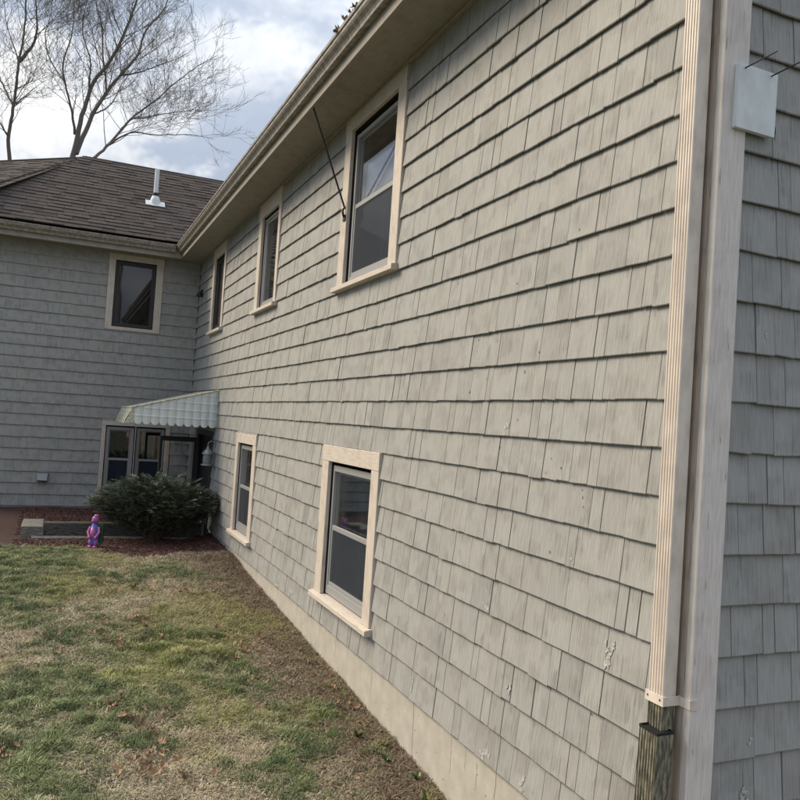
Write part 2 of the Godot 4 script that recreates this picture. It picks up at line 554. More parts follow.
# 0 bare thatch and litter, 1 lush grass
func lush(x: float, z: float) -> float:
	var g := 0.56 + 0.95 * pnoise.get_noise_2d(x * 1.5 + 7.0, z * 1.25 + 2.0) + 0.5 * pnoise.get_noise_2d(x * 5.0, z * 4.0)
	g -= 0.75 * smoothstep(-0.95, -0.12, x + 0.25 * pnoise.get_noise_2d(z * 2.0, 9.0))
	g += 0.22 * smoothstep(-1.4, -2.2, x)
	# a straw-coloured patch out on the lawn
	g -= 0.9 * exp(-(pow((x + 2.25) / 0.55, 2) + pow((z - 7.6) / 0.5, 2)))
	return clampf(g, 0, 1)

func mossy(x: float, z: float) -> float:
	return smoothstep(0.05, 0.5, pnoise.get_noise_2d(x * 1.6 - 20.0, z * 1.4 + 11.0) + 0.55 * exp(-(pow((x + 0.95) / 0.5, 2) + pow((z - 7.3) / 1.3, 2))))

# ------------------------------------------------------------------ plants
func twig(mb: MB, p: Vector3, dir: Vector3, length: float, r: float, level: int, g: RandomNumberGenerator):
	var n := 4 if level < 2 else 3
	var pts := [p]; var rad := [r]
	var d := dir
	for i in n:
		d = (d + Vector3(g.randf_range(-0.22, 0.22), g.randf_range(-0.1, 0.24), g.randf_range(-0.22, 0.22))).normalized()
		pts.append(pts[-1] + d * length / n)
		rad.append(maxf(r * (1.0 - 0.7 * (i + 1.0) / n), 0.003))
	mb.tube(pts, rad, 4 if level < 2 else 3, false)
	if level >= 4 or length < 0.24: return
	var kids := int(clampf(length * 3.2, 2, 5))
	for k in kids:
		var q := g.randf_range(0.22, 0.98) * n
		var i := int(q)
		if i >= n: i = n - 1
		var at: Vector3 = pts[i].lerp(pts[i + 1], q - i)
		var side := Vector3(g.randf_range(-1, 1), g.randf_range(-0.35, 0.55), g.randf_range(-1, 1)).normalized()
		var nd := (d * 0.9 + side * 0.8).normalized()
		twig(mb, at, nd, length * g.randf_range(0.45, 0.72), maxf(rad[i] * 0.6, 0.0045), level + 1, g)

func limb(mb: MB, pts: Array, r0: float, r1: float, g: RandomNumberGenerator, density := 3.0, sides := 7):
	var c := Curve3D.new()
	for i in pts.size():
		var t: Vector3 = (pts[min(i + 1, pts.size() - 1)] - pts[max(i - 1, 0)]) / 6.0
		c.add_point(pts[i], -t, t)
	var L := c.get_baked_length()
	var n := int(maxf(L / 0.22, 4))
	var pp := []; var rr := []
	for i in n + 1:
		var s := float(i) / n
		pp.append(c.sample_baked(L * s) + Vector3(g.randf_range(-1, 1), g.randf_range(-1, 1), g.randf_range(-1, 1)) * 0.015)
		rr.append(lerpf(r0, r1, pow(s, 0.8)))
	mb.tube(pp, rr, sides)
	var kids := int(L * density)
	for k in kids:
		var s := pow(g.randf(), 0.75)
		s = 0.12 + 0.88 * s
		var i := int(clampf(s * n, 0, n - 1))
		var d: Vector3 = (pp[i + 1] - pp[i]).normalized()
		var side := Vector3(g.randf_range(-1, 1), g.randf_range(-0.3, 0.5), g.randf_range(-1, 1)).normalized()
		twig(mb, pp[i], (d * 0.85 + side).normalized(), g.randf_range(0.9, 2.3) * (1.15 - 0.35 * s), clampf(rr[i] * 0.36, 0.007, 0.016), 1, g)

func bush():
	var g := RandomNumberGenerator.new(); g.seed = 77
	var at := Vector3(-0.86, ground_y(-0.86, 3.05), 3.05)
	var b := thing("evergreen_bush", "dark green spreading evergreen bush growing in the mulch under the awning", "bush", at)
	var st := MB.new()
	var fo := MB.new()
	var shoot := func(p: Vector3, d: Vector3, L: float):
		# one spray: a thin twig with paired flat leaves
		var up := Vector3.UP
		var s := d.cross(up).normalized()
		var q := s.cross(d).normalized()
		var k := int(L / 0.011)
		var tone := g.randf_range(0.7, 1.25)
		var pale := 1.0 if g.randf() < 0.3 else 0.0
		for i in k:
			var f := (i + 0.5) / k
			var c := p + d * L * f + up * (-0.05 * L * f * f)
			for side_sign in [-1.0, 1.0]:
				var sd: float = side_sign
				var ld := (s * sd * g.randf_range(0.7, 1.0) + d * g.randf_range(0.5, 0.95) + q * g.randf_range(-0.15, 0.45)).normalized()
				var ll := g.randf_range(0.032, 0.056) * (1.1 - 0.3 * f)
				var wv := ld.cross(q + s * g.randf_range(-0.4, 0.4)).normalized() * g.randf_range(0.0048, 0.0075)
				var v := tone * g.randf_range(0.75, 1.25)
				fo.col = Color(0.10 * v, 0.125 * v, 0.085 * v).lerp(Color(0.40, 0.43, 0.33), pale * 0.6 * f)  # tips of some sprays lightened as painted highlights
				var e := c + ld * ll
				var m := c + ld * ll * 0.5
				fo.tri(c, m + wv, e); fo.tri(c, e, m - wv)
	# main stems fan out from the base into a wide, flat-topped head
	for i in 46:
		var a := TAU * i / 46.0 + g.randf_range(-0.12, 0.12)
		var reach := g.randf_range(0.35, 0.98)
		var top := 0.30 + 0.52 * sqrt(maxf(0.0, 1.0 - reach * reach * 0.86)) + g.randf_range(-0.06, 0.06)
		var e := Vector3(cos(a) * reach * 0.92, top, sin(a) * reach * 0.62)
		var m := Vector3(cos(a) * reach * 0.34, top * 0.55, sin(a) * reach * 0.26)
		st.tube([Vector3(cos(a) * 0.06, -0.03, sin(a) * 0.06), m, e], [0.013, 0.009, 0.003], 5, false)
	for i in 2700:
		var a := g.randf() * TAU
		var rr := sqrt(g.randf())
		var deep := pow(g.randf(), 1.6)
		var lumps := 0.06 * sin(a * 5.0 + 1.0) + 0.05 * sin(a * 9.0 + rr * 4.0)
		var topy := 0.24 + (0.66 + lumps) * sqrt(maxf(0.0, 1.0 - rr * rr * 0.80)) - 0.04
		var boty := 0.05 + 0.24 * rr
		var y := lerpf(topy, boty, deep)
		var ex := (0.94 + lumps) * rr * (1.0 - 0.36 * deep)
		var p := Vector3(cos(a) * ex, y, sin(a) * ex * 0.68)
		var out := Vector3(cos(a), 0, sin(a) * 0.9)
		var d := (out * g.randf_range(0.5, 1.1) + Vector3(g.randf_range(-0.6, 0.6), g.randf_range(-0.12, 0.42) + 0.3 * (1.0 - rr), g.randf_range(-0.6, 0.6))).normalized()
		shoot.call(p - d * 0.06, d, g.randf_range(0.08, 0.17))
	put(st, "stems", M.bark, b)
	put(fo, "foliage", M.leaf, b)

const MAIN_TREE := {
	"A": [[-2.33, 9.65, -13.0], [-2.2, 10.72, -12.89], [-2.03, 11.64, -12.79], [-1.83, 12.23, -12.68], [-1.54, 12.65, -12.57], [-1.18, 13.52, -12.46], [-0.84, 14.73, -12.36], [-0.74, 15.71, -12.25], [-0.6, 17.2, -12.2]],
	"B": [[-2.24, 9.77, -13.0], [-2.03, 10.59, -13.19], [-1.78, 11.44, -13.38], [-1.48, 12.13, -13.56], [-1.05, 12.97, -13.75], [-0.56, 13.82, -13.94], [-0.34, 14.83, -14.12], [0.25, 15.86, -14.31], [0.43, 17.01, -14.5]],
	"C": [[-2.1, 9.3, -12.9], [-1.67, 9.78, -13.0], [-1.24, 10.46, -13.4], [-0.59, 11.57, -13.8], [0.11, 12.43, -14.2], [0.84, 13.44, -14.6], [1.61, 14.39, -15.0], [2.32, 15.1, -15.4]],
	"D": [[-2.32, 10.37, -13.0], [-2.46, 11.01, -12.75], [-2.73, 11.81, -12.5], [-2.82, 12.31, -12.25], [-2.63, 13.1, -12.0], [-2.62, 13.87, -11.75], [-2.79, 14.58, -11.5]],
	"E": [[-1.78, 11.31, -13.0], [-1.5, 11.94, -12.82], [-1.68, 13.01, -12.64], [-1.78, 13.82, -12.46], [-2.05, 14.54, -12.28], [-2.26, 15.35, -12.1]],
	"F": [[-1.25, 10.33, -13.2], [-0.69, 10.64, -12.55], [0.02, 10.58, -12.1], [1.15, 10.67, -11.65], [1.79, 10.5, -11.2]],
	"G": [[-1.08, 12.9, -13.7], [-0.53, 12.94, -13.2], [0.18, 13.08, -12.4], [0.73, 13.14, -11.5]],
	"H": [[-2.74, 11.85, -12.5], [-3.23, 12.76, -13.38], [-3.45, 13.68, -13.75], [-3.32, 14.73, -14.12], [-3.47, 15.89, -14.5]],
	"I": [[-2.02, 11.7, -12.8], [-2.05, 12.68, -12.48], [-2.35, 13.35, -11.95], [-2.25, 14.08, -11.43], [-2.19, 14.61, -10.9]],
	"J": [[-0.6, 11.55, -13.8], [-0.1, 11.41, -12.9], [0.63, 11.5, -12.2], [1.37, 11.59, -11.8]],
	"K": [[-1.9, 11.2, -13.3], [-1.3, 12.0, -14.2], [-0.9, 13.2, -15.0], [-0.2, 14.6, -15.6]],
}
const SIDE_TREE := {
	"A": [[-4.33, 10.02, -16.0], [-4.44, 10.77, -15.93], [-4.34, 11.92, -15.85], [-4.28, 13.36, -15.77], [-4.19, 14.6, -15.7], [-4.23, 15.7, -15.62], [-4.36, 16.68, -15.55], [-4.4, 18.2, -15.5]],
	"B": [[-4.29, 13.4, -15.8], [-3.85, 14.09, -15.5], [-3.8, 14.79, -15.0], [-4.0, 15.56, -14.5]],
	"C": [[-4.36, 11.9, -15.9], [-4.77, 12.75, -16.5], [-5.22, 13.73, -17.0], [-5.57, 15.32, -17.5]],
	"D": [[-4.43, 10.8, -15.95], [-4.74, 11.14, -15.4], [-5.28, 11.66, -14.8]],
	"E": [[-4.35, 11.9, -15.9], [-3.9, 12.68, -16.45], [-3.48, 13.39, -16.9]],
	"F": [[-4.3, 13.45, -15.8], [-4.55, 14.07, -15.7], [-4.79, 14.74, -15.4], [-4.88, 15.78, -15.1]],
}

func bare_tree(def: Dictionary, base: Vector3, label: String, r0: float, seed_: int, density: float) -> Node3D:
	var g := RandomNumberGenerator.new(); g.seed = seed_
	var t := thing("bare_tree", label, "tree", base, "leafless trees beyond the house")
	var conv := func(a): return Vector3(a[0], a[1], a[2]) - base
	var tr := MB.new()
	var fork: Vector3 = conv.call(def["A"][0])
	tr.tube([Vector3(0, -0.3, 0), Vector3(0.02, 0.6, 0), fork * 0.5 + Vector3(0.08, 0, 0.05), fork * 0.9, fork], [r0 * 1.9, r0 * 1.5, r0 * 1.3, r0 * 1.2, r0 * 1.05], 12)
	put(tr, "trunk", M.bark_far, t)
	var cr := MB.new()
	for k in def:
		var pts := []
		for a in def[k]: pts.append(conv.call(a))
		var r: float = {"A": 1.0, "B": 0.95, "C": 0.62, "D": 0.5, "E": 0.46}.get(k, 0.36) * r0
		limb(cr, pts, r, r * 0.16, g, density)
	put(cr, "crown", M.bark_far, t)
	return t

func leaf_shape(g: RandomNumberGenerator, L: float) -> MB:
	# lobed dry oak leaf, curled, with a stalk
	var mb := MB.new()
	var n := 9
	var bend := g.randf_range(0.3, 1.1)
	var twist := g.randf_range(-0.8, 0.8)
	var pos := func(s: float, w: float) -> Vector3:
		var cup := absf(w) / L * 1.6
		return Vector3((s - 0.5) * L, 0.012 + L * (bend * (s - 0.5) * (s - 0.5) * 1.2 + 1.0 * cup * cup + twist * w / L * (s - 0.5)), w)
	var half := func(s: float) -> float:
		var e := sin(PI * clampf(s, 0.0, 1.0))
		return L * (0.07 + 0.22 * e) * (1.0 + 0.42 * sin(s * 21.0)) * (1.0 if s > 0.02 else 0.2)
	var tone := g.randf_range(0.45, 1.35)
	for i in n:
		var a := float(i) / n; var b := float(i + 1) / n
		var wa: float = half.call(a); var wb: float = half.call(b) if i < n - 1 else L * 0.02
		for sd in [-1.0, 1.0]:
			var v := tone * g.randf_range(0.85, 1.1)
			mb.col = Color(0.30 * v, 0.20 * v, 0.125 * v)
			var p: Vector3 = pos.call(a, 0.0); var q: Vector3 = pos.call(b, 0.0)
			var e: Vector3 = pos.call(b, wb * sd); var d: Vector3 = pos.call(a, wa * sd)
			if sd > 0: mb.tri(p, d, e); mb.tri(p, e, q)
			else: mb.tri(p, q, e); mb.tri(p, e, d)
	mb.col = Color(0.12, 0.07, 0.035)
	mb.tube([pos.call(0.02, 0.0), pos.call(-0.12, 0.0) + Vector3(0, 0.004, 0)], [0.0014, 0.001], 3, false)
	return mb

func scatter(called: String, mesh: Mesh, m: Material, xf: Array, cols: Array, label: String, category: String):
	var mm := MultiMesh.new()
	mm.transform_format = MultiMesh.TRANSFORM_3D
	mm.use_colors = true
	mm.mesh = mesh
	mm.instance_count = xf.size()
	for i in xf.size():
		mm.set_instance_transform(i, xf[i])
		mm.set_instance_color(i, cols[i])
	var o := MultiMeshInstance3D.new()
	o.multimesh = mm
	o.material_override = m
	o.name = numbered(called)
	add_child(o)
	tag(o, label, category, "", "stuff")
	return o

func blade_tuft(g: RandomNumberGenerator, blades: int, h: float, spread: float, flat: float, wide := 0.0016) -> MB:
	var mb := MB.new()
	for i in blades:
		var a := g.randf() * TAU
		var r := spread * sqrt(g.randf())
		var p := Vector3(cos(a) * r, -0.004, sin(a) * r)
		var b := g.randf() * TAU
		var lean := Vector3(cos(b), 0, sin(b)) * g.randf_range(0.25, 0.9) * flat
		var L := h * g.randf_range(0.55, 1.15)
		var side := Vector3(-sin(b), 0, cos(b)) * wide * g.randf_range(0.7, 1.3)
		var m := p + (Vector3.UP + lean * 0.6).normalized() * L * 0.55
		var e := m + (Vector3.UP * (0.7 - 0.5 * minf(flat, 1.6)) + lean * 1.3).normalized() * L * 0.5
		var v := g.randf_range(0.75, 1.2)
		mb.col = Color(v, v, v)
		mb.tri(p - side, p + side, m + side * 0.8); mb.tri(p - side, m + side * 0.8, m - side * 0.8); mb.tri(m - side * 0.8, m + side * 0.8, e)
	return mb

# ------------------------------------------------------------------ the scene
func _ready():
	# camera
	cam = Camera3D.new()
	cam.name = "camera"
	cam.fov = 53.715
	cam.near = 0.05
	cam.far = 400.0
	cam.transform = Transform3D(Basis.from_euler(Vector3(deg_to_rad(1.822), deg_to_rad(-23.336), deg_to_rad(3.740))), Vector3(-2.189, 1.7315, 14.488))
	add_child(cam)
	cam.current = true
	# sky and exposure
	var env := Environment.new()
	env.background_mode = Environment.BG_SKY
	env.sky = make_sky()
	env.tonemap_mode = Environment.TONE_MAPPER_LINEAR
	env.tonemap_exposure = 2.65
	env.sdfgi_enabled = true
	env.ssao_enabled = true
	env.ssil_enabled = true
	var we := WorldEnvironment.new()
	we.name = "environment"
	we.environment = env
	add_child(we)
	# sun behind thin cloud, out to the side of the yard
	var sun := DirectionalLight3D.new()
	sun.name = "sun"
	sun.light_energy = 0.5
	sun.light_angular_distance = 28.0
	sun.light_color = Color(1.0, 0.93, 0.815)
	sun.shadow_enabled = true
	add_child(sun)
	sun.look_at_from_position(SUN_DIR * 50.0, Vector3.ZERO)

	gnoise.seed = 5; gnoise.frequency = 0.9; gnoise.fractal_octaves = 4
	pnoise.seed = 9; pnoise.frequency = 0.35; pnoise.fractal_octaves = 4
	rng.seed = 42
	materials()
	build_ground()
	build_house()
	build_yard()
	build_plants()

func materials():
	var wood := wood_textures(21, 1.0)
	var trimw := wood_textures(31, 0.8)
	M.siding = uv_mat(srgb(0.358, 0.355, 0.338), 0.72, wood, 0.9)
	M.sheathing = smat(srgb(0.018, 0.017, 0.016), 0.95)
	M.cream = uv_mat(srgb(0.62, 0.545, 0.47), 0.6, trimw, 0.18)
	M.corner = uv_mat(srgb(0.72, 0.655, 0.605), 0.65, trimw, 0.25)
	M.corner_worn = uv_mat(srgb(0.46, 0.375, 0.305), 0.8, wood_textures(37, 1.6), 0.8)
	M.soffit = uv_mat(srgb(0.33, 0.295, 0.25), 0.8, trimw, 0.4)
	var blot := grey_tex(3, 0.02, 5, 512, 0.62, 1.1)
	var bump := normal_tex(4, 0.12, 3, 512, 3.0)
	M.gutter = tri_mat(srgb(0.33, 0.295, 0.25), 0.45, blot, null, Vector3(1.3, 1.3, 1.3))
	M.downspout = tri_mat(srgb(0.74, 0.655, 0.57), 0.42, grey_tex(41, 0.012, 6, 512, 0.86, 1.05), null, Vector3(1.6, 0.8, 1.6))
	M.old_pipe = tri_mat(srgb(0.29, 0.265, 0.19), 0.9, grey_tex(42, 0.03, 6, 512, 0.3, 1.2), bump, Vector3(4, 0.8, 4), 0.5)
	M.concrete = tri_mat(srgb(0.55, 0.515, 0.45), 0.92, concrete_tex(), normal_tex(44, 0.3, 2, 512, 1.6), Vector3(1.4, 1.4, 1.4), 0.2)
	M.crack = smat(srgb(0.12, 0.11, 0.10), 1.0)
	M.aluminium = smat(srgb(0.32, 0.32, 0.32), 0.45, 0.15)
	M.bronze = smat(srgb(0.03, 0.028, 0.03), 0.5, 0.1)
	M.interior = smat(srgb(0.018, 0.017, 0.018), 0.95)  # near-black: the darkness of an unlit room put into the colour
	M.backing_curtain = smat(srgb(0.022, 0.03, 0.045), 0.95)
	M.blind = smat(srgb(0.35, 0.36, 0.36), 0.6)
	var gl := smat(Color(0.10, 0.13, 0.16, 0.14), 0.02)
	gl.transparency = BaseMaterial3D.TRANSPARENCY_ALPHA
	gl.metallic_specular = 1.0
	M.glass = gl
	var sc := smat(srgb(0.024, 0.033, 0.05), 0.9)
	sc.albedo_color.a = 0.6
	sc.transparency = BaseMaterial3D.TRANSPARENCY_ALPHA
	M.screen = sc
	var rf := tri_mat(srgb(0.088, 0.068, 0.060), 0.95, grey_tex(51, 0.22, 3, 512, 0.35, 1.5), null, Vector3(1.6, 1.6, 1.6))
	rf.vertex_color_use_as_albedo = true
	M.roof = rf
	M.black = smat(srgb(0.01, 0.01, 0.011), 0.6)
	M.white_paint = tri_mat(srgb(0.70, 0.735, 0.74), 0.6, grey_tex(61, 0.02, 6, 512, 0.93, 1.03), null, Vector3(1.2, 0.8, 1.2))
	M.nail = smat(srgb(0.05, 0.045, 0.045), 0.6, 0.6)
	M.bark = tri_mat(srgb(0.10, 0.075, 0.055), 0.95, blot, bump, Vector3(4, 4, 4))
	M.bark_far = smat(srgb(0.16, 0.137, 0.12), 0.95)
	var lf := smat(Color(1, 1, 1), 0.42)
	lf.vertex_color_use_as_albedo = true
	lf.cull_mode = BaseMaterial3D.CULL_DISABLED
	M.leaf = lf
	var dl := smat(Color(1, 1, 1), 0.85)
	dl.vertex_color_use_as_albedo = true
	dl.cull_mode = BaseMaterial3D.CULL_DISABLED
	M.vertex = dl
	var so := tri_mat(Color(1, 1, 1), 1.0, grey_tex(71, 0.05, 6, 1024, 0.35, 1.45), normal_tex(72, 0.1, 5, 1024, 6.0), Vector3(0.9, 0.9, 0.9), 1.0)
	so.vertex_color_use_as_albedo = true
	M.soil = so
	M.timber = tri_mat(srgb(0.15, 0.14, 0.125), 0.95, grey_tex(81, 0.03, 5, 512, 0.35, 1.2), bump, Vector3(0.5, 5, 3), 1.0)
	M.timber_light = tri_mat(srgb(0.30, 0.275, 0.24), 0.95, grey_tex(82, 0.03, 5, 512, 0.45, 1.15), bump, Vector3(0.6, 4, 3), 1.0)
	var aw := smat(srgb(0.72, 0.77, 0.78), 0.45)
	aw.backlight_enabled = true
	aw.backlight = Color(0.25, 0.26, 0.26)
	M.awning = aw
	M.awning_top = tri_mat(srgb(0.74, 0.73, 0.58), 0.5, blot, null, Vector3(2, 2, 2))
	M.zinc = smat(srgb(0.26, 0.27, 0.28), 0.45, 0.35)
	M.lantern_glass = smat(srgb(0.20, 0.21, 0.21), 0.25)
	M.chip = tri_mat(srgb(0.53, 0.52, 0.485), 0.8, blot, null, Vector3(6, 6, 6))
	M.knot = smat(srgb(0.05, 0.045, 0.04), 1.0)

func build_ground():
	var xs := []; var zs := []
	var x := -90.0
	while x < 90.0:
		xs.append(x)
		x += 12.0 if x < -18.0 or x >= 12.0 else (1.0 if x < -4.99 or x >= 0.99 else 0.1)
	xs.append(90.0)
	var z := -90.0
	while z < 110.0:
		zs.append(z)
		z += 10.0 if z < -0.5 or z >= 19.5 else (0.5 if z >= 13.49 else 0.1)
	zs.append(110.0)
	var mb := MB.new()
	var P := []
	var N := []
	var C := []
	for i in xs.size():
		var col := []; var cn := []; var cc := []
		for j in zs.size():
			var a: float = xs[i]; var b: float = zs[j]
			col.append(Vector3(a, ground_y(a, b), b))
			cn.append(Vector3(ground_y(a - 0.05, b) - ground_y(a + 0.05, b), 0.1, ground_y(a, b - 0.05) - ground_y(a, b + 0.05)).normalized())
			var l := lush(a, b)
			var c := Color(0.20, 0.16, 0.105).lerp(Color(0.10, 0.115, 0.055), l)
			c = c.lerp(Color(0.15, 0.15, 0.05), mossy(a, b) * 0.6)
			var mu := mulch(a, b) if absf(a + 1.0) < 2.2 and b > -1.0 else 0.0
			c = c.lerp(Color(0.075, 0.038, 0.028), mu)
			if absf(a) > 8 or b < -2 or b > 16: c = Color(0.06, 0.072, 0.03)
			cc.append(c)
		P.append(col); N.append(cn); C.append(cc)
	for i in xs.size() - 1:
		for j in zs.size() - 1:
			for k in [[0, 0, 1, 1, 1, 0], [0, 0, 0, 1, 1, 1]]:
				var a := [i + k[0], j + k[1]]; var b := [i + k[2], j + k[3]]; var d := [i + k[4], j + k[5]]
				mb.v.append(P[a[0]][a[1]]); mb.v.append(P[b[0]][b[1]]); mb.v.append(P[d[0]][d[1]])
				mb.n.append(N[a[0]][a[1]]); mb.n.append(N[b[0]][b[1]]); mb.n.append(N[d[0]][d[1]])
				mb.c.append(C[a[0]][a[1]]); mb.c.append(C[b[0]][b[1]]); mb.c.append(C[d[0]][d[1]])
				for q in 3: mb.t.append(Vector2.ZERO)
	# wind the two triangles clockwise from above
	for i in range(0, mb.v.size(), 3):
		if (mb.v[i + 1] - mb.v[i]).cross(mb.v[i + 2] - mb.v[i]).y > 0:
			var q := mb.v[i + 1]; mb.v[i + 1] = mb.v[i + 2]; mb.v[i + 2] = q
			q = mb.n[i + 1]; mb.n[i + 1] = mb.n[i + 2]; mb.n[i + 2] = q
			var e := mb.c[i + 1]; mb.c[i + 1] = mb.c[i + 2]; mb.c[i + 2] = e
	var g := put(mb, "ground", M.soil)
	tag(g, "patchy winter lawn and bare soil beside the shingled house", "ground", "", "structure")

var F_LONG := Transform3D(Basis(Vector3(0, 0, 1), Vector3(0, 1, 0), Vector3(-1, 0, 0)), Vector3(0.01, 0, 0))
var F_END := Transform3D(Basis.IDENTITY, Vector3(0, 0, 12.252))
var F_BACK := Transform3D(Basis.IDENTITY, Vector3(0, 0, -0.01))

func surf(v: float) -> float:
	var fr := fposmod(v, ROW)
	return 0.0237 - 0.0185 * fr / 0.205

# irregular flake or worn spot lying on the shingle face
func flakes(f: Transform3D, u: float, v: float, w: float, h: float, count: int, seed_: int) -> MB:
	var g := RandomNumberGenerator.new(); g.seed = seed_
	var mb := MB.new()
	for k in count:
		var cu := u + g.randf_range(-0.5, 0.5) * w * (1.0 if count > 1 else 0.0)
		var cv := v + g.randf_range(-0.5, 0.5) * h * (1.0 if count > 1 else 0.0)
		var s := 1.0 if count == 1 else g.randf_range(0.35, 0.8)
		var n := 15
		var pts := []
		for i in n:
			var a := TAU * i / n
			var r := g.randf_range(0.25, 1.0)
			var pu := cu + cos(a) * r * w * 0.5 * s; var pv := cv + sin(a) * r * h * 0.5 * s
			var row := floorf(v / ROW)
			pv = clampf(pv, row * ROW + 0.006, (row + 1) * ROW - 0.004)
			pts.append(f * Vector3(pu, pv, surf(pv) + 0.0028 + 0.0001 * k))
		var row2 := floorf(v / ROW)
		cv = clampf(cv, row2 * ROW + 0.008, (row2 + 1) * ROW - 0.006)
		var c := f * Vector3(cu, cv, surf(cv) + 0.0028 + 0.0001 * k)
		for i in n: mb.tri(c, pts[i], pts[(i + 1) % n])
	return mb

func roof_courses(mb: MB, f: Transform3D, width: float, length: float, left: Callable, seed_: int):
	var g := RandomNumberGenerator.new(); g.seed = seed_
	var e := 0.125
	var rows := int(length / e)
	for k in rows:
		var y0 := k * e; var y1 := minf(y0 + e + 0.03, length)
		var x: float = g.randf() * 0.3
		x -= 0.3
		while x < width:
			var w := g.randf_range(0.14, 0.36)
			var x1 := minf(x + w, width)
			var lim: float = left.call(y0 + e * 0.5)
			var a := maxf(x, lim)
			if x1 - a > 0.02:
				var t := g.randf_range(0.55, 1.45)
				mb.col = Color(t * g.randf_range(0.96, 1.06), t, t * g.randf_range(0.96, 1.04))
				var th := 0.011 + (0.007 if g.randf() < 0.5 else 0.0)
				var p := []
				for q in [Vector3(a, y0, -0.002), Vector3(x1 - 0.004, y0, -0.002), Vector3(x1 - 0.004, y0, th), Vector3(a, y0, th), Vector3(a, y1, -0.002), Vector3(x1 - 0.004, y1, -0.002), Vector3(x1 - 0.004, y1, 0.002), Vector3(a, y1, 0.002)]: p.append(f * q)
				mb.quad(p[3], p[2], p[6], p[7]); mb.quad(p[0], p[1], p[2], p[3]); mb.quad(p[0], p[3], p[7], p[4]); mb.quad(p[2], p[1], p[5], p[6])
			x += w

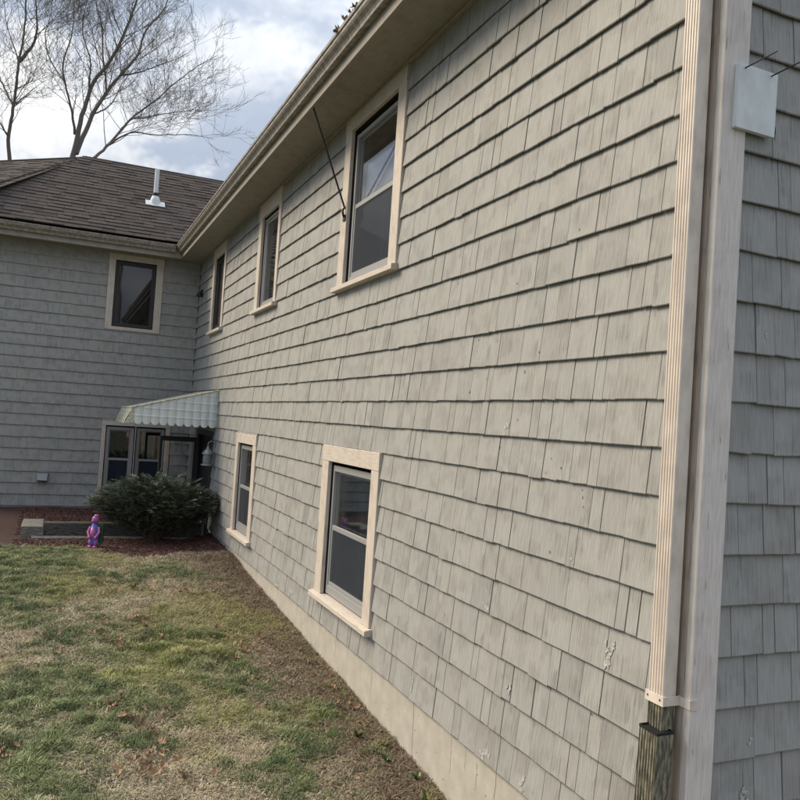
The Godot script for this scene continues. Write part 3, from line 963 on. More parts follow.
func build_house():
	var h := thing("house", "grey shingled two storey house with an L-shaped wing, cream trim and brown roof", "house")
	var r := RandomNumberGenerator.new(); r.seed = 314
	# --- long wall
	var W1 := [[7.885, 9.215, 2.86, 4.374], [8.04, 9.065, 2.905, 4.255]]
	var W2 := [[7.84, 9.165, 0.2, 1.52], [8.015, 9.015, 0.255, 1.385]]
	var W3 := [[4.16, 5.285, 0.2, 1.495], [4.30, 5.125, 0.255, 1.375]]
	var W4 := [[4.63, 5.70, 3.0, 4.374], [4.79, 5.60, 3.045, 4.19]]
	var W5 := [[1.43, 2.49, 3.0, 4.374], [1.57, 2.37, 3.04, 4.21]]
	var DR := [[1.02, 2.45, -0.5, 1.45], [1.12, 2.35, -0.5, 1.37]]
	var cut := []; var opening := []
	for w in [W1, W2, W3, W4, W5, DR]:
		cut.append([w[0][0] - 0.001, w[0][1] + 0.001, w[1][2] - 0.054, w[0][3]])
		opening.append([w[1][0] - 0.006, w[1][1] + 0.006, w[1][2] - 0.006, w[1][3] + 0.006])
	var sh := MB.new()
	board_with_holes(sh, F_LONG, 0.0, WALL_LEN, 0.0, SOFFIT, -0.10, -0.001, opening)
	var lw := side_wall("side_wall", h, F_LONG, lay_courses(0.012, 12.121, 0.0, 4.375, cut, r), 300, sh, M.siding, r)
	lw.set_meta("label", "long wall of grey-green painted wood shingles in straight courses")
	# worn paint, knots and nail holes that the photograph shows
	var i := 0
	for q in [[10.88, 1.743, 0.06, 0.05, 5], [10.78, 0.826, 0.05, 0.06, 4], [11.38, 0.684, 0.025, 0.03, 2], [11.80, 0.83, 0.075, 0.08, 6], [10.86, 0.03, 0.10, 0.05, 7], [11.49, 0.38, 0.03, 0.03, 2], [9.92, 0.10, 0.03, 0.11, 1], [11.52, 1.175, 0.03, 0.02, 2], [10.30, 0.62, 0.025, 0.04, 2], [11.05, 0.44, 0.04, 0.05, 4], [6.6, 0.04, 0.12, 0.04, 8], [7.1, 0.05, 0.10, 0.05, 7], [6.1, 0.04, 0.10, 0.04, 6], [11.2, 0.045, 0.07, 0.05, 4]]:
		put(flakes(F_LONG, q[0], q[1], q[2] * 0.95, q[3] * 1.35, q[4], 500 + i), "bare_patch", M.chip, lw); i += 1
	for q in [[11.01, 2.047], [10.81, 1.65], [10.98, 1.80], [11.39, 1.581], [11.55, 1.494], [11.575, 1.42], [11.56, 1.46], [11.15, 2.14], [10.72, 2.23], [10.5, 2.25], [10.62, 2.02], [10.95, 2.29], [11.3, 1.62], [11.27, 1.55], [10.45, 1.95], [10.2, 2.62], [9.9, 1.2], [11.34, 1.18], [11.1, 0.95], [10.6, 1.35], [9.6, 0.45], [9.62, 1.9], [11.7, 0.55], [10.05, 0.8], [10.9, 2.52], [11.43, 2.7]]:
		put(flakes(F_LONG, q[0], q[1], r.randf_range(0.006, 0.014), r.randf_range(0.008, 0.026), 1, 700 + i), "knot", M.knot, lw); i += 1
	window(h, F_LONG, W1[0], W1[1], {"gap": 0.03, "meet": 0.5, "trim": "cream"}, "upper window nearest the corner, sky mirrored in its top pane")
	window(h, F_LONG, W2[0], W2[1], {"gap": 0.02, "wt": 0.05, "trim": "cream", "wb": 0.07}, "lower window nearest the corner with a dark screen")
	window(h, F_LONG, W3[0], W3[1], {"gap": 0.016, "wt": 0.05, "trim": "cream", "wb": 0.07}, "lower window beside the bush")
	window(h, F_LONG, W4[0], W4[1], {"blind": true, "kind": "single", "trim": "cream"}, "upper window with pale blinds, middle of three")
	window(h, F_LONG, W5[0], W5[1], {"kind": "single", "trim": "cream", "frame": "bronze", "sash": "bronze"}, "small upper window by the inside corner")
	# --- end wall
	var se := MB.new()
	board_with_holes(se, F_END, 0.11, 6.0, 0.0, SOFFIT, -0.10, -0.001, [])
	var ew := side_wall("end_wall", h, F_END, lay_courses(0.102, 6.0, 0.0, 4.36, [], r), 300, se, M.siding, r)
	ew.set_meta("label", "blue-grey shingled end wall round the corner")
	put(flakes(F_END, 0.265, 2.955, 0.014, 0.07, 1, 811), "knot", M.knot, ew)
	for q in [[0.25, 3.05, 0.012, 0.03, 2], [0.30, 0.62, 0.04, 0.04, 4], [0.28, 0.43, 0.05, 0.06, 6], [0.27, 2.17, 0.03, 0.05, 2]]:
		put(flakes(F_END, q[0], q[1], q[2], q[3], q[4], 820 + i), "bare_patch", M.chip, ew); i += 1
	# --- wing wall
	var W6 := [[-1.56, -0.646, 3.06, 4.374], [-1.447, -0.765, 3.115, 4.27]]
	var W7 := [[-1.475, -0.916, 0.15, 1.48], [-1.405, -0.923, 0.2, 1.405]]
	var W8 := [[-0.9155, -0.33, 0.15, 1.48], [-0.908, -0.41, 0.2, 1.405]]
	cut = []; opening = []
	for w in [W6, W7, W8]:
		cut.append([w[0][0] - 0.001, w[0][1] + 0.001, w[0][2], w[0][3]])
		opening.append([w[1][0] - 0.006, w[1][1] + 0.006, w[1][2] - 0.006, w[1][3] + 0.006])
	var sb := MB.new()
	board_with_holes(sb, F_BACK, -3.85, 0.009, 0.0, SOFFIT, -0.10, -0.001, opening)
	var bw := side_wall("wing_wall", h, F_BACK, lay_courses(-3.85, -0.008, 0.0, 4.375, cut, r, 0.35), 300, sb, M.siding, r, 0.5)
	bw.set_meta("label", "grey shingled wall of the wing in shade")
	window(h, F_BACK, W6[0], W6[1], {"kind": "single", "trim": "cream", "frame": "bronze", "sash": "bronze", "sill": false, "gap": 0.006, "wb": 0.03, "backing_curtain": false}, "upper window of the wing mirroring the eave and branches")
	window(h, F_BACK, W7[0], W7[1], {"trim": "cream", "frame": "aluminium", "sill": false, "meet": 0.52, "backing_curtain": false, "fw": 0.05}, "lower wing window left pane, behind the bush")
	window(h, F_BACK, W8[0], W8[1], {"trim": "cream", "frame": "aluminium", "sill": false, "meet": 0.52, "backing_curtain": false, "fw": 0.05}, "lower wing window right pane under the awning")
	var lf := MB.new()
	lf.box(Vector3(-3.86, 0, -7.0), Vector3(-3.80, SOFFIT, -0.012))
	lf.box(Vector3(-3.86, 0, -7.1), Vector3(6.0, SOFFIT, -7.0))
	lf.box(Vector3(5.95, 0, -7.0), Vector3(6.0, SOFFIT, 12.15))
	put(lf, "rear_wall", M.siding, h)
	# --- foundation
	var fo := MB.new()
	fo.box(Vector3(0.012, -1.5, 0.0), Vector3(0.25, -0.002, 12.242))
	fo.box(Vector3(0.2501, -1.5, 12.0), Vector3(6.0, -0.002, 12.242))
	fo.box(Vector3(-3.85, -1.5, -0.25), Vector3(0.011, -0.002, -0.013))
	fo.box(Vector3(-3.85, -1.5, -7.1), Vector3(-3.6, -0.002, -0.2501))
	var fd := put(fo, "foundation", M.concrete, h, "pale concrete foundation strip below the shingles")
	for z in [7.62, 9.93, 10.95, 5.6]:
		var ck := MB.new()
		var y := 0.0
		var zz: float = z
		while y > -0.5:
			var z2 := zz + r.randf_range(-0.008, 0.008)
			ck.quad(Vector3(0.011, y - 0.04, z2 - 0.0014), Vector3(0.011, y - 0.04, z2 + 0.0014), Vector3(0.011, y, zz + 0.0014), Vector3(0.011, y, zz - 0.0014))
			zz = z2; y -= 0.04
		put(ck, "crack", M.crack, fd)
	for q in [[9.2, 0.05, 0.16], [10.45, 0.03, 0.2], [10.62, 0.02, 0.12], [8.4, 0.04, 0.1], [10.75, 0.05, 0.15]]:
		var dp0 := MB.new()
		var w := r.randf_range(0.003, 0.006)
		dp0.quad(Vector3(0.0108, -q[1] - q[2], q[0] - w * 0.4), Vector3(0.0108, -q[1] - q[2], q[0] + w * 0.4), Vector3(0.0108, -q[1], q[0] + w), Vector3(0.0108, -q[1], q[0] - w))
		put(dp0, "lime_streak", M.chip, fd)
	for k in 40:
		var pz := r.randf_range(5.5, 11.3); var py := -r.randf_range(0.02, 0.4)
		var pit := MB.new()
		var pts := []
		var rad := r.randf_range(0.002, 0.006)
		for j in 7: pts.append(Vector3(0.0107, py + sin(TAU * j / 7.0) * rad * r.randf_range(0.5, 1.0), pz + cos(TAU * j / 7.0) * rad * r.randf_range(0.5, 1.4)))
		for j in 7: pit.tri(Vector3(0.0107, py, pz), pts[j], pts[(j + 1) % 7])
		put(pit, "pit", M.crack, fd)
	# --- eaves
	var so := branch("soffit", h, "shaded underside of the eave, dull tan boards")
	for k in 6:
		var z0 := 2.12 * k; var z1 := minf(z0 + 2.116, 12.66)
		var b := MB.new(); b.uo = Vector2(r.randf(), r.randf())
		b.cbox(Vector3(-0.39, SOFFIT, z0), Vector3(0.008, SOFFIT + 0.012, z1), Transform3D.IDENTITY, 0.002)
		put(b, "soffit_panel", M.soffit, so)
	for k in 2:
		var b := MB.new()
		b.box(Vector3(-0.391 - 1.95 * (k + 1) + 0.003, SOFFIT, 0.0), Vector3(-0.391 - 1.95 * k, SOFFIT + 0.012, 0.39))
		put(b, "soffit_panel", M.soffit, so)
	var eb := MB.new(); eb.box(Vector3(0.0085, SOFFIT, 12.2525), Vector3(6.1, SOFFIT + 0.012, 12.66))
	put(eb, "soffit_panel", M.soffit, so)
	var fm := MB.new()
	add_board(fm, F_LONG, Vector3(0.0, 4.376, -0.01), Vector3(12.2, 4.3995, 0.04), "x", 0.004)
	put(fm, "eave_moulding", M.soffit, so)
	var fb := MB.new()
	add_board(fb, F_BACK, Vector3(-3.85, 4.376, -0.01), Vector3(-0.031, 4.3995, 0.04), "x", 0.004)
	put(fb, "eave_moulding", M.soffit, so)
	var fa := MB.new()
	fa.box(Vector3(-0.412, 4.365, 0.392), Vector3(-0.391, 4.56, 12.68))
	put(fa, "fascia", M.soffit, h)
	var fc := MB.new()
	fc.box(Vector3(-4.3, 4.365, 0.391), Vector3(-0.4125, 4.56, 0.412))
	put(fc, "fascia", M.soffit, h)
	var gp := PackedVector2Array([Vector2(0.001, 0), Vector2(0.05, 0), Vector2(0.053, 0.02), Vector2(0.062, 0.036), Vector2(0.085, 0.058), Vector2(0.095, 0.075), Vector2(0.097, 0.10), Vector2(0.106, 0.102), Vector2(0.108, 0.125), Vector2(0.094, 0.127), Vector2(0.09, 0.105), Vector2(0.001, 0.105)])
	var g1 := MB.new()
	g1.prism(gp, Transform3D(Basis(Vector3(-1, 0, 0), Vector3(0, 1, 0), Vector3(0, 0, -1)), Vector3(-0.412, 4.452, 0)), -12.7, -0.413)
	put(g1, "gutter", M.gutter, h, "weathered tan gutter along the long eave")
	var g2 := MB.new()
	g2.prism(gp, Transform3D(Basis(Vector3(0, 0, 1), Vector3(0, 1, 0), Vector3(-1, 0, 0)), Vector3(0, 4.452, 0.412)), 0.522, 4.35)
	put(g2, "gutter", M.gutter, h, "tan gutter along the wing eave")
	# --- corner boards
	put(board(F_LONG, Vector3(12.122, -0.03, 0.0), Vector3(12.2515, 4.375, 0.034)), "corner_board", M.corner_worn, h, "brown weathered side of the corner trim behind the downspout")
	put(board(F_END, Vector3(-0.024, -0.03, 0.0), Vector3(0.101, 4.399, 0.034)), "corner_board", M.corner, h, "chalky cream corner board with peeling edge")
	# slivers of lifted paint along the trim edge
	for q in [[0.015, 1.45, 0.006, 0.10], [0.09, 1.62, 0.007, 0.05], [0.02, 1.22, 0.005, 0.07], [0.055, 1.75, 0.005, 0.04], [-0.012, 0.95, 0.006, 0.05], [0.07, 2.1, 0.005, 0.06], [-0.014, 2.72, 0.006, 0.08], [0.0, 0.62, 0.006, 0.04], [-0.016, 3.22, 0.007, 0.09], [0.03, 0.38, 0.006, 0.05]]:
		var sv := MB.new()
		var pts := []
		for k in 8:
			var a := TAU * k / 8.0
			var rr := r.randf_range(0.4, 1.0)
			pts.append(Vector3(q[0] + cos(a) * q[2] * 0.5 * rr, q[1] + sin(a) * q[3] * 0.5 * rr, 12.2866))
		for k in 8: sv.tri(Vector3(q[0], q[1], 12.2866), pts[k], pts[(k + 1) % 8])
		put(sv, "paint_crack", M.corner_worn, h)
	# --- downspout
	var ds := branch("downspout", h, "fluted cream metal downspout at the house corner")
	var pf := PackedVector2Array()
	var za := 12.152; var zb := 12.231
	pf.append(Vector2(za, -0.098)); pf.append(Vector2(za + 0.003, -0.101))
	for k in 5:
		var c := za + 0.0115 + k * 0.014
		pf.append(Vector2(c - 0.0045, -0.101)); pf.append(Vector2(c - 0.0025, -0.0965)); pf.append(Vector2(c + 0.0025, -0.0965)); pf.append(Vector2(c + 0.0045, -0.101))
	pf.append(Vector2(zb - 0.003, -0.101)); pf.append(Vector2(zb, -0.098))
	pf.append(Vector2(zb, -0.041)); pf.append(Vector2(zb - 0.003, -0.038)); pf.append(Vector2(za + 0.003, -0.038)); pf.append(Vector2(za, -0.041))
	var plan := Transform3D(Basis(Vector3(0, 0, 1), Vector3(1, 0, 0), Vector3(0, 1, 0)), Vector3.ZERO)
	var dp := MB.new(); dp.prism(pf, plan, 0.79, 4.2)
	put(dp, "pipe", M.downspout, ds)
	var de := MB.new(); de.prism(pf, plan, 0.655, 0.7895)
	put(de, "pipe_end", M.old_pipe, ds, "rusty stained lower end of the downspout")
	var el := MB.new()
	el.obox([Vector3(-0.49, 4.46, 12.152), Vector3(-0.43, 4.455, 12.152), Vector3(-0.43, 4.455, 12.231), Vector3(-0.49, 4.46, 12.231), Vector3(-0.1, 4.2, 12.152), Vector3(-0.04, 4.2, 12.152), Vector3(-0.04, 4.2, 12.231), Vector3(-0.1, 4.2, 12.231)].duplicate())
	put(el, "elbow", M.downspout, ds)
	for y in [0.775, 3.75]:
		var st := MB.new()
		st.box(Vector3(-0.1065, y, 12.143), Vector3(-0.102, y + 0.036, 12.2385))
		st.box(Vector3(-0.1019, y + 0.001, 12.234), Vector3(-0.0245, y + 0.035, 12.2384))
		st.box(Vector3(-0.1019, y + 0.001, 12.1434), Vector3(-0.0245, y + 0.035, 12.148))
		st.box(Vector3(-0.0285, y, 12.239), Vector3(-0.0246, y + 0.034, 12.2895))
		var tb := PackedVector2Array([Vector2(-0.028, y), Vector2(0.004, y - 0.004), Vector2(0.022, y + 0.018), Vector2(0.006, y + 0.036), Vector2(-0.028, y + 0.034)])
		st.prism(tb, Transform3D.IDENTITY, 12.2865, 12.2898)
		var so2 := put(st, "strap", M.downspout, ds)
		for z in [12.158, 12.222]:
			var sc := MB.new()
			sc.ball(Vector3(-0.107, y + 0.02, z), Vector3(0.003, 0.004, 0.004), 4)
			put(sc, "screw", M.nail, so2)
	# --- old drain pipe standing in front of the broken end
	var op := branch("drain_pipe", h, "mossy brown standpipe with a black rim and painted dark opening below the downspout")
	var t := Transform3D(Basis(Vector3(1, 0, 0), 0.03) * Basis(Vector3(0, 0, 1), 0.006), Vector3(-0.095, -0.60, 12.172))
	var pq := PackedVector2Array()
	for k in 7:
		var zz := -0.042 + k * 0.0140
		pq.append(Vector2(zz - 0.004, -0.04)); pq.append(Vector2(zz - 0.002, -0.0365)); pq.append(Vector2(zz + 0.003, -0.0365)); pq.append(Vector2(zz + 0.005, -0.04))
	pq.append(Vector2(0.047, 0.036)); pq.append(Vector2(-0.046, 0.036))
	var o1 := MB.new(); o1.prism(pq, t * plan, 0.0, 1.285)
	put(o1, "pipe", M.old_pipe, op)
	var o2 := MB.new()
	for b in [[-0.0475, -0.0455, -0.041, 0.037], [0.0465, 0.0485, -0.041, 0.037], [-0.0455, 0.0465, -0.041, -0.039], [-0.0455, 0.0465, 0.035, 0.037]]:
		o2.prism(PackedVector2Array([Vector2(b[0], b[2]), Vector2(b[1], b[2]), Vector2(b[1], b[3]), Vector2(b[0], b[3])]), t * plan, 1.284, 1.294)
	put(o2, "rim", M.black, op)
	var o3 := MB.new()  # solid black slab, painted as the dark hollow of the pipe
	o3.prism(PackedVector2Array([Vector2(-0.0455, -0.039), Vector2(0.0465, -0.039), Vector2(0.0465, 0.035), Vector2(-0.0455, 0.035)]), t * plan, 1.2851, 1.288)
	put(o3, "opening", M.black, op)
	# --- roofs
	var rf := MB.new(); rf.col = Color(0.9, 0.9, 0.9)
	rf.prism(PackedVector2Array([Vector2(-0.44, 4.575), Vector2(-0.425, 4.562), Vector2(3.2, 5.82), Vector2(6.6, 4.56), Vector2(6.6, 4.66), Vector2(3.2, 5.93)]), Transform3D.IDENTITY, -3.0, 12.68)
	put(rf, "main_roof", M.roof, h)
	var gb := MB.new()
	gb.prism(PackedVector2Array([Vector2(0.0, 4.413), Vector2(6.0, 4.413), Vector2(6.0, 4.75), Vector2(3.2, 5.78), Vector2(0.0, 4.68)]), Transform3D.IDENTITY, 12.15, 12.25)
	put(gb, "gable", M.siding, h)
	var wr := branch("wing_roof", h, "brown asphalt shingle roof of the wing with a hip")
	var s := 0.8
	var e0 := Vector3(-4.24, 4.62, 0.485)
	var peak := Vector3(-2.06, 6.46, -1.856)
	var ya := Vector3(0, s, -1).normalized()
	var fr := Transform3D(Basis(Vector3(1, 0, 0), ya, Vector3(1, 0, 0).cross(ya)), e0)
	var len_ := (0.50 + 1.856) * sqrt(1 + s * s)
	var deck := MB.new(); deck.col = Color(0.5, 0.5, 0.5)
	var pr := Vector3(7.0, 6.46, -1.856)
	deck.quad(e0, Vector3(7.0, 4.62, 0.485), pr, peak)
	var rd := Vector3(-1.53, -0.045, -1.14) * 2.6
	deck.quad(e0 + rd, e0, peak, peak + rd)
	deck.quad(pr, Vector3(7.0, 4.6, -5.0), Vector3(-3.9, 4.6, -5.0), peak)
	deck.tri(peak, Vector3(-3.9, 4.6, -5.0), peak + rd)
	put(deck, "roof_deck", M.roof, wr)
	var tabs := MB.new()
	roof_courses(tabs, fr, 6.5, len_, func(y): return (peak.x - e0.x) * y / len_ + 0.01, 61)
	var tb2 := put(tabs, "shingles", M.roof, wr); tb2.set_meta("kind", "stuff")
	# side slope beyond the hip
	var xa := (-rd).normalized()
	var up := (peak - e0); up = (up - xa * up.dot(xa)).normalized()
	var fr2 := Transform3D(Basis(xa, up, xa.cross(up)), e0 + rd)
	var tabs2 := MB.new()
	var off := (peak - e0).dot(xa)
	roof_courses(tabs2, fr2, rd.length() + off, (peak - e0).dot(up), func(y): return 0.0, 62)
	var tt := put(tabs2, "shingles", M.roof, wr); tt.set_meta("kind", "stuff")
	var cap := MB.new(); cap.col = Color(0.75, 0.72, 0.72)
	cap.tube([e0 + Vector3(0, 0.02, 0), peak + Vector3(0, 0.02, 0)], [0.025, 0.025], 6)
	cap.tube([peak + Vector3(0, 0.015, 0), pr + Vector3(0, 0.015, 0)], [0.035, 0.035], 6)
	cap.tube([peak + Vector3(0, 0.01, 0), peak + rd], [0.025, 0.025], 6)
	put(cap, "ridge_cap", M.roof, wr)
	# --- vent pipe through the wing roof
	var vp := branch("vent_pipe", h, "white plumbing vent pipe on the wing roof")
	var v0 := Vector3(-0.824, 5.494, -0.617)
	var m1 := MB.new(); m1.lathe(v0, [Vector2(0.04, -0.1), Vector2(0.04, 0.64), Vector2(0.033, 0.64)], 16)
	put(m1, "pipe", M.white_paint, vp)
	var m2 := MB.new(); m2.lathe(v0, [Vector2(0.056, 0.13), Vector2(0.056, 0.19), Vector2(0.041, 0.205)], 14)
	put(m2, "collar", M.black, vp)
	var m3 := MB.new()
	m3.lathe(v0, [Vector2(0.105, -0.08), Vector2(0.085, 0.07), Vector2(0.06, 0.14)], 14)
	var ft := Transform3D(fr.basis, v0)
	m3.prism(PackedVector2Array([Vector2(-0.17, -0.13), Vector2(0.17, -0.13), Vector2(0.17, 0.06), Vector2(-0.17, 0.06)]), ft, 0.024, 0.03)
	put(m3, "flashing", M.white_paint, vp)
	# --- door under the awning
	var dr := branch("door", h, "dark doorway beside the lantern under the awning")
	put(board(F_LONG, Vector3(1.02, -0.5, 0.0), Vector3(1.12, 1.37, 0.034)), "casing", M.bronze, dr)
	put(board(F_LONG, Vector3(2.35, -0.5, 0.0), Vector3(2.45, 1.37, 0.034)), "casing", M.bronze, dr)
	put(board(F_LONG, Vector3(1.02, 1.3705, 0.0), Vector3(2.45, 1.45, 0.036), "x"), "casing", M.bronze, dr)
	put(board(F_LONG, Vector3(1.12, -0.5, -0.09), Vector3(2.35, 1.37, -0.05)), "panel", M.bronze, dr)
	var kn := MB.new(); kn.ball(F_LONG * Vector3(2.25, 0.35, -0.02), Vector3(0.03, 0.03, 0.03), 6)
	put(kn, "handle", M.aluminium, dr)
	# storm door standing open, square to the wall
	var sd := branch("storm_door", h, "dark framed glazed storm door standing open")
	var fs := Transform3D(Basis.IDENTITY, Vector3(0, 0, 1.10))
	var fr3 := MB.new()
	add_board(fr3, fs, Vector3(-0.62, -0.25, -0.012), Vector3(-0.58, 1.31, 0.012), "y", 0.002)
	add_board(fr3, fs, Vector3(-0.075, -0.25, -0.012), Vector3(-0.03, 1.31, 0.012), "y", 0.002)
	add_board(fr3, fs, Vector3(-0.58, 1.23, -0.011), Vector3(-0.075, 1.31, 0.011), "x", 0.002)
	add_board(fr3, fs, Vector3(-0.58, -0.25, -0.011), Vector3(-0.075, 0.0, 0.011), "x", 0.002)
	put(fr3, "frame", M.bronze, sd)
	var ga := MB.new(); pane(ga, fs, -0.58, -0.075, 0.0, 1.23, 0.0)
	put(ga, "pane", M.glass, sd)
	var gb2 := MB.new()
	add_board(gb2, fs, Vector3(-0.285, 0.001, 0.003), Vector3(-0.26, 1.229, 0.009), "y", 0.001)
	add_board(gb2, fs, Vector3(-0.10, 0.001, 0.003), Vector3(-0.085, 1.229, 0.009), "y", 0.001)
	put(gb2, "glazing_bar", M.aluminium, sd)

func build_yard():
	# --- awning: sloping ribbed top on the long wall, scalloped slats round three sides
	var aw := thing("door_awning", "white slatted metal awning with scalloped edge over the side door", "awning", Vector3(0, 0, 0))
	var z0 := 0.75; var z1 := 2.60; var xo := -1.18
	var slat := func(mb: MB, a: Vector3, dir: Vector3, out: Vector3, w: float, top_a: float, top_b: float, bot: float, flare: float):
		var n := 8
		for k in n:
			var s0 := float(k) / n; var s1 := float(k + 1) / n
			var q := []
			for s in [s0, s1]:
				var bulge := 0.016 * sin(PI * s)
				var cut := 0.045 * (1.0 - sqrt(maxf(0.0, 1.0 - pow(2.0 * s - 1.0, 2))))
				var base: Vector3 = a + dir * w * s + out * bulge
				q.append([Vector3(base.x, bot + cut, base.z) + out * flare, Vector3(base.x, lerpf(top_a, top_b, s), base.z), (out - dir * cos(PI * s) * 0.45).normalized()])
			mb.tri_n(q[0][0], q[1][0], q[1][1], q[0][2], q[1][2], q[1][2]); mb.tri_n(q[0][0], q[1][1], q[0][1], q[0][2], q[1][2], q[0][2])
			# cross ribs where the slat is lapped
			var yy: float = bot + 0.12
			var g := 0.011
			while flare == 0.0 and yy < minf(q[0][1].y, q[1][1].y) - 0.03:
				var A: Vector3 = q[0][0]; var B: Vector3 = q[1][0]
				var o: Vector3 = out * g
				mb.quad(Vector3(A.x, yy, A.z) + o, Vector3(B.x, yy, B.z) + o, Vector3(B.x, yy + 0.014, B.z), Vector3(A.x, yy + 0.014, A.z))
				mb.quad(Vector3(A.x, yy, A.z), Vector3(B.x, yy, B.z), Vector3(B.x, yy, B.z) + o, Vector3(A.x, yy, A.z) + o)
				yy += 0.115
	var ns := 10
	for sd in [1, -1]:
		for k in ns:
			var w := 1.17 / ns
			var xa := xo + w * k
			var ta := lerpf(1.735, 2.06, float(k) / ns); var tb := lerpf(1.735, 2.06, float(k + 1) / ns)
			var mb := MB.new()
			if sd == 1: slat.call(mb, Vector3(xa, 0, z1), Vector3(1, 0, 0), Vector3(0, 0, 1), w - 0.002, ta, tb, 1.505, 0.0)
			else: slat.call(mb, Vector3(xa + w, 0, z0), Vector3(-1, 0, 0), Vector3(0, 0, -1), w - 0.002, tb, ta, 1.505, 0.0)
			put(mb, "side_slat", M.awning, aw)
	var gs := MB.new()
	gs.tri(Vector3(xo - 0.12, 1.515, z1 + 0.004), Vector3(xo, 1.52, z1 + 0.004), Vector3(xo, 1.735, z1 + 0.004))
	gs.tri(Vector3(xo - 0.12, 1.515, z1 + 0.004), Vector3(xo, 1.735, z1 + 0.004), Vector3(xo - 0.03, 1.735, z1 + 0.004))
	put(gs, "end_gusset", M.awning_top, aw)
	var nf := 15
	for k in nf:
		var w := (z1 - z0) / nf
		var za := z0 + w * k
		var mb := MB.new()
		slat.call(mb, Vector3(xo - 0.03, 0, za), Vector3(0, 0, 1), Vector3(-1, 0, 0), w - 0.003, 1.735, 1.735, 1.50, 0.09)
		put(mb, "front_slat", M.awning_top, aw)  # yellower colour paints in the look of light through the slats
		var tp := MB.new()
		var f := Transform3D(Basis(Vector3(0, 0, 1), Vector3(1.18, 0.335, 0).normalized(), Vector3(0, 0, 1).cross(Vector3(1.18, 0.335, 0).normalized())), Vector3(xo - 0.04, 1.733, za))
		tp.prism(PackedVector2Array([Vector2(0, 0), Vector2(w - 0.002, 0), Vector2(w - 0.002, 0.012), Vector2(w - 0.02, 0.012), Vector2(w - 0.03, 0.004), Vector2(0.03, 0.004), Vector2(0.02, 0.012), Vector2(0, 0.012)]), Transform3D(Basis(f.basis.x, -f.basis.z, f.basis.y) , f.origin), 0.0, 1.235)
		put(tp, "top_panel", M.awning_top, aw)
	var ar := MB.new()
	ar.tube([Vector3(xo - 0.035, 1.742, z1 + 0.02), Vector3(-0.005, 2.072, z1 + 0.02)], [0.012, 0.012], 6)
	ar.tube([Vector3(xo - 0.04, 1.738, z0), Vector3(xo - 0.04, 1.738, z1 + 0.02)], [0.012, 0.012], 6)
	ar.box(Vector3(-0.016, 1.5, z1 - 0.01), Vector3(-0.004, 2.07, z1 + 0.024))
	put(ar, "edge_trim", M.awning_top, aw)
	# --- wall lantern
	var ln := thing("wall_lantern", "grey metal lantern on the long wall beside the awning", "lantern", Vector3(-0.115, 0.955, 2.66))
	var m := MB.new()
	m.lathe(Vector3.ZERO, [Vector2(0.0, 0.285), Vector2(0.018, 0.28), Vector2(0.022, 0.25), Vector2(0.05, 0.225), Vector2(0.082, 0.18), Vector2(0.085, 0.165), Vector2(0.06, 0.165)], 18)
	put(m, "cap", M.zinc, ln)
	m = MB.new(); m.lathe(Vector3.ZERO, [Vector2(0.058, 0.165), Vector2(0.066, 0.12), Vector2(0.066, 0.05), Vector2(0.06, 0.02)], 18)
	put(m, "glass_shade", M.lantern_glass, ln)
	m = MB.new(); m.lathe(Vector3.ZERO, [Vector2(0.06, 0.025), Vector2(0.088, 0.018), Vector2(0.09, 0.0), Vector2(0.0, 0.0)], 18)
	put(m, "base_ring", M.zinc, ln)
	m = MB.new()
	m.tube([Vector3(0, 0.28, 0), Vector3(0.0, 0.33, 0), Vector3(0.04, 0.36, 0), Vector3(0.112, 0.34, 0)], [0.008, 0.008, 0.008, 0.008], 6)
	m.box(Vector3(0.10, 0.26, -0.04), Vector3(0.118, 0.4, 0.04))
	put(m, "bracket", M.zinc, ln)
	# --- dryer vent hood on the wing wall
	var dv := thing("vent_hood", "small grey metal vent hood low on the wing wall", "vent", Vector3(-2.345, 0.41, 0.006))
	m = MB.new()
	m.obox([Vector3(-0.085, 0.02, 0), Vector3(0.085, 0.02, 0), Vector3(0.075, 0.02, 0.10), Vector3(-0.075, 0.02, 0.10), Vector3(-0.1, 0.15, 0), Vector3(0.1, 0.15, 0), Vector3(0.085, 0.13, 0.06), Vector3(-0.085, 0.13, 0.06)])
	put(m, "hood", M.zinc, dv)
	m = MB.new(); m.box(Vector3(-0.07, 0.0, 0.002), Vector3(0.07, 0.0195, 0.085))
	put(m, "flap", M.black, dv)
	# --- thin iron rod from the soffit to the upper window
	var rd := thing("metal_rod", "thin black rod slanting from the eave to the upper window", "rod", Vector3(-0.03, 3.53, 8.0))
	m = MB.new()
	m.tube([Vector3(-0.35, 0.868, 0.04), Vector3(-0.352, 0.84, 0.04), Vector3(0.0, 0.05, 0.0)], [0.008, 0.0085, 0.0085], 7)
	put(m, "bar", M.nail, rd)
	m = MB.new()
	m.tube([Vector3(0.0, 0.06, 0.0), Vector3(-0.02, 0.03, 0.0), Vector3(-0.012, -0.02, 0.01), Vector3(0.008, -0.03, 0.0)], [0.009, 0.011, 0.011, 0.008], 7)
	m.box(Vector3(-0.004, -0.06, -0.03), Vector3(0.006, -0.01, 0.03))
	put(m, "hook", M.nail, rd)
	# --- white board nailed to the corner
	var pb := thing("mounting_board", "blank white painted board nailed across the corner trim", "board", Vector3(0.028, 2.914, 12.287))
	m = MB.new()
	m.cbox(Vector3(0, 0, 0.0), Vector3(0.196, 0.243, 0.019), Transform3D(Basis(Vector3(0, 0, 1), -0.015), Vector3.ZERO), 0.003)
	put(m, "panel", M.white_paint, pb)
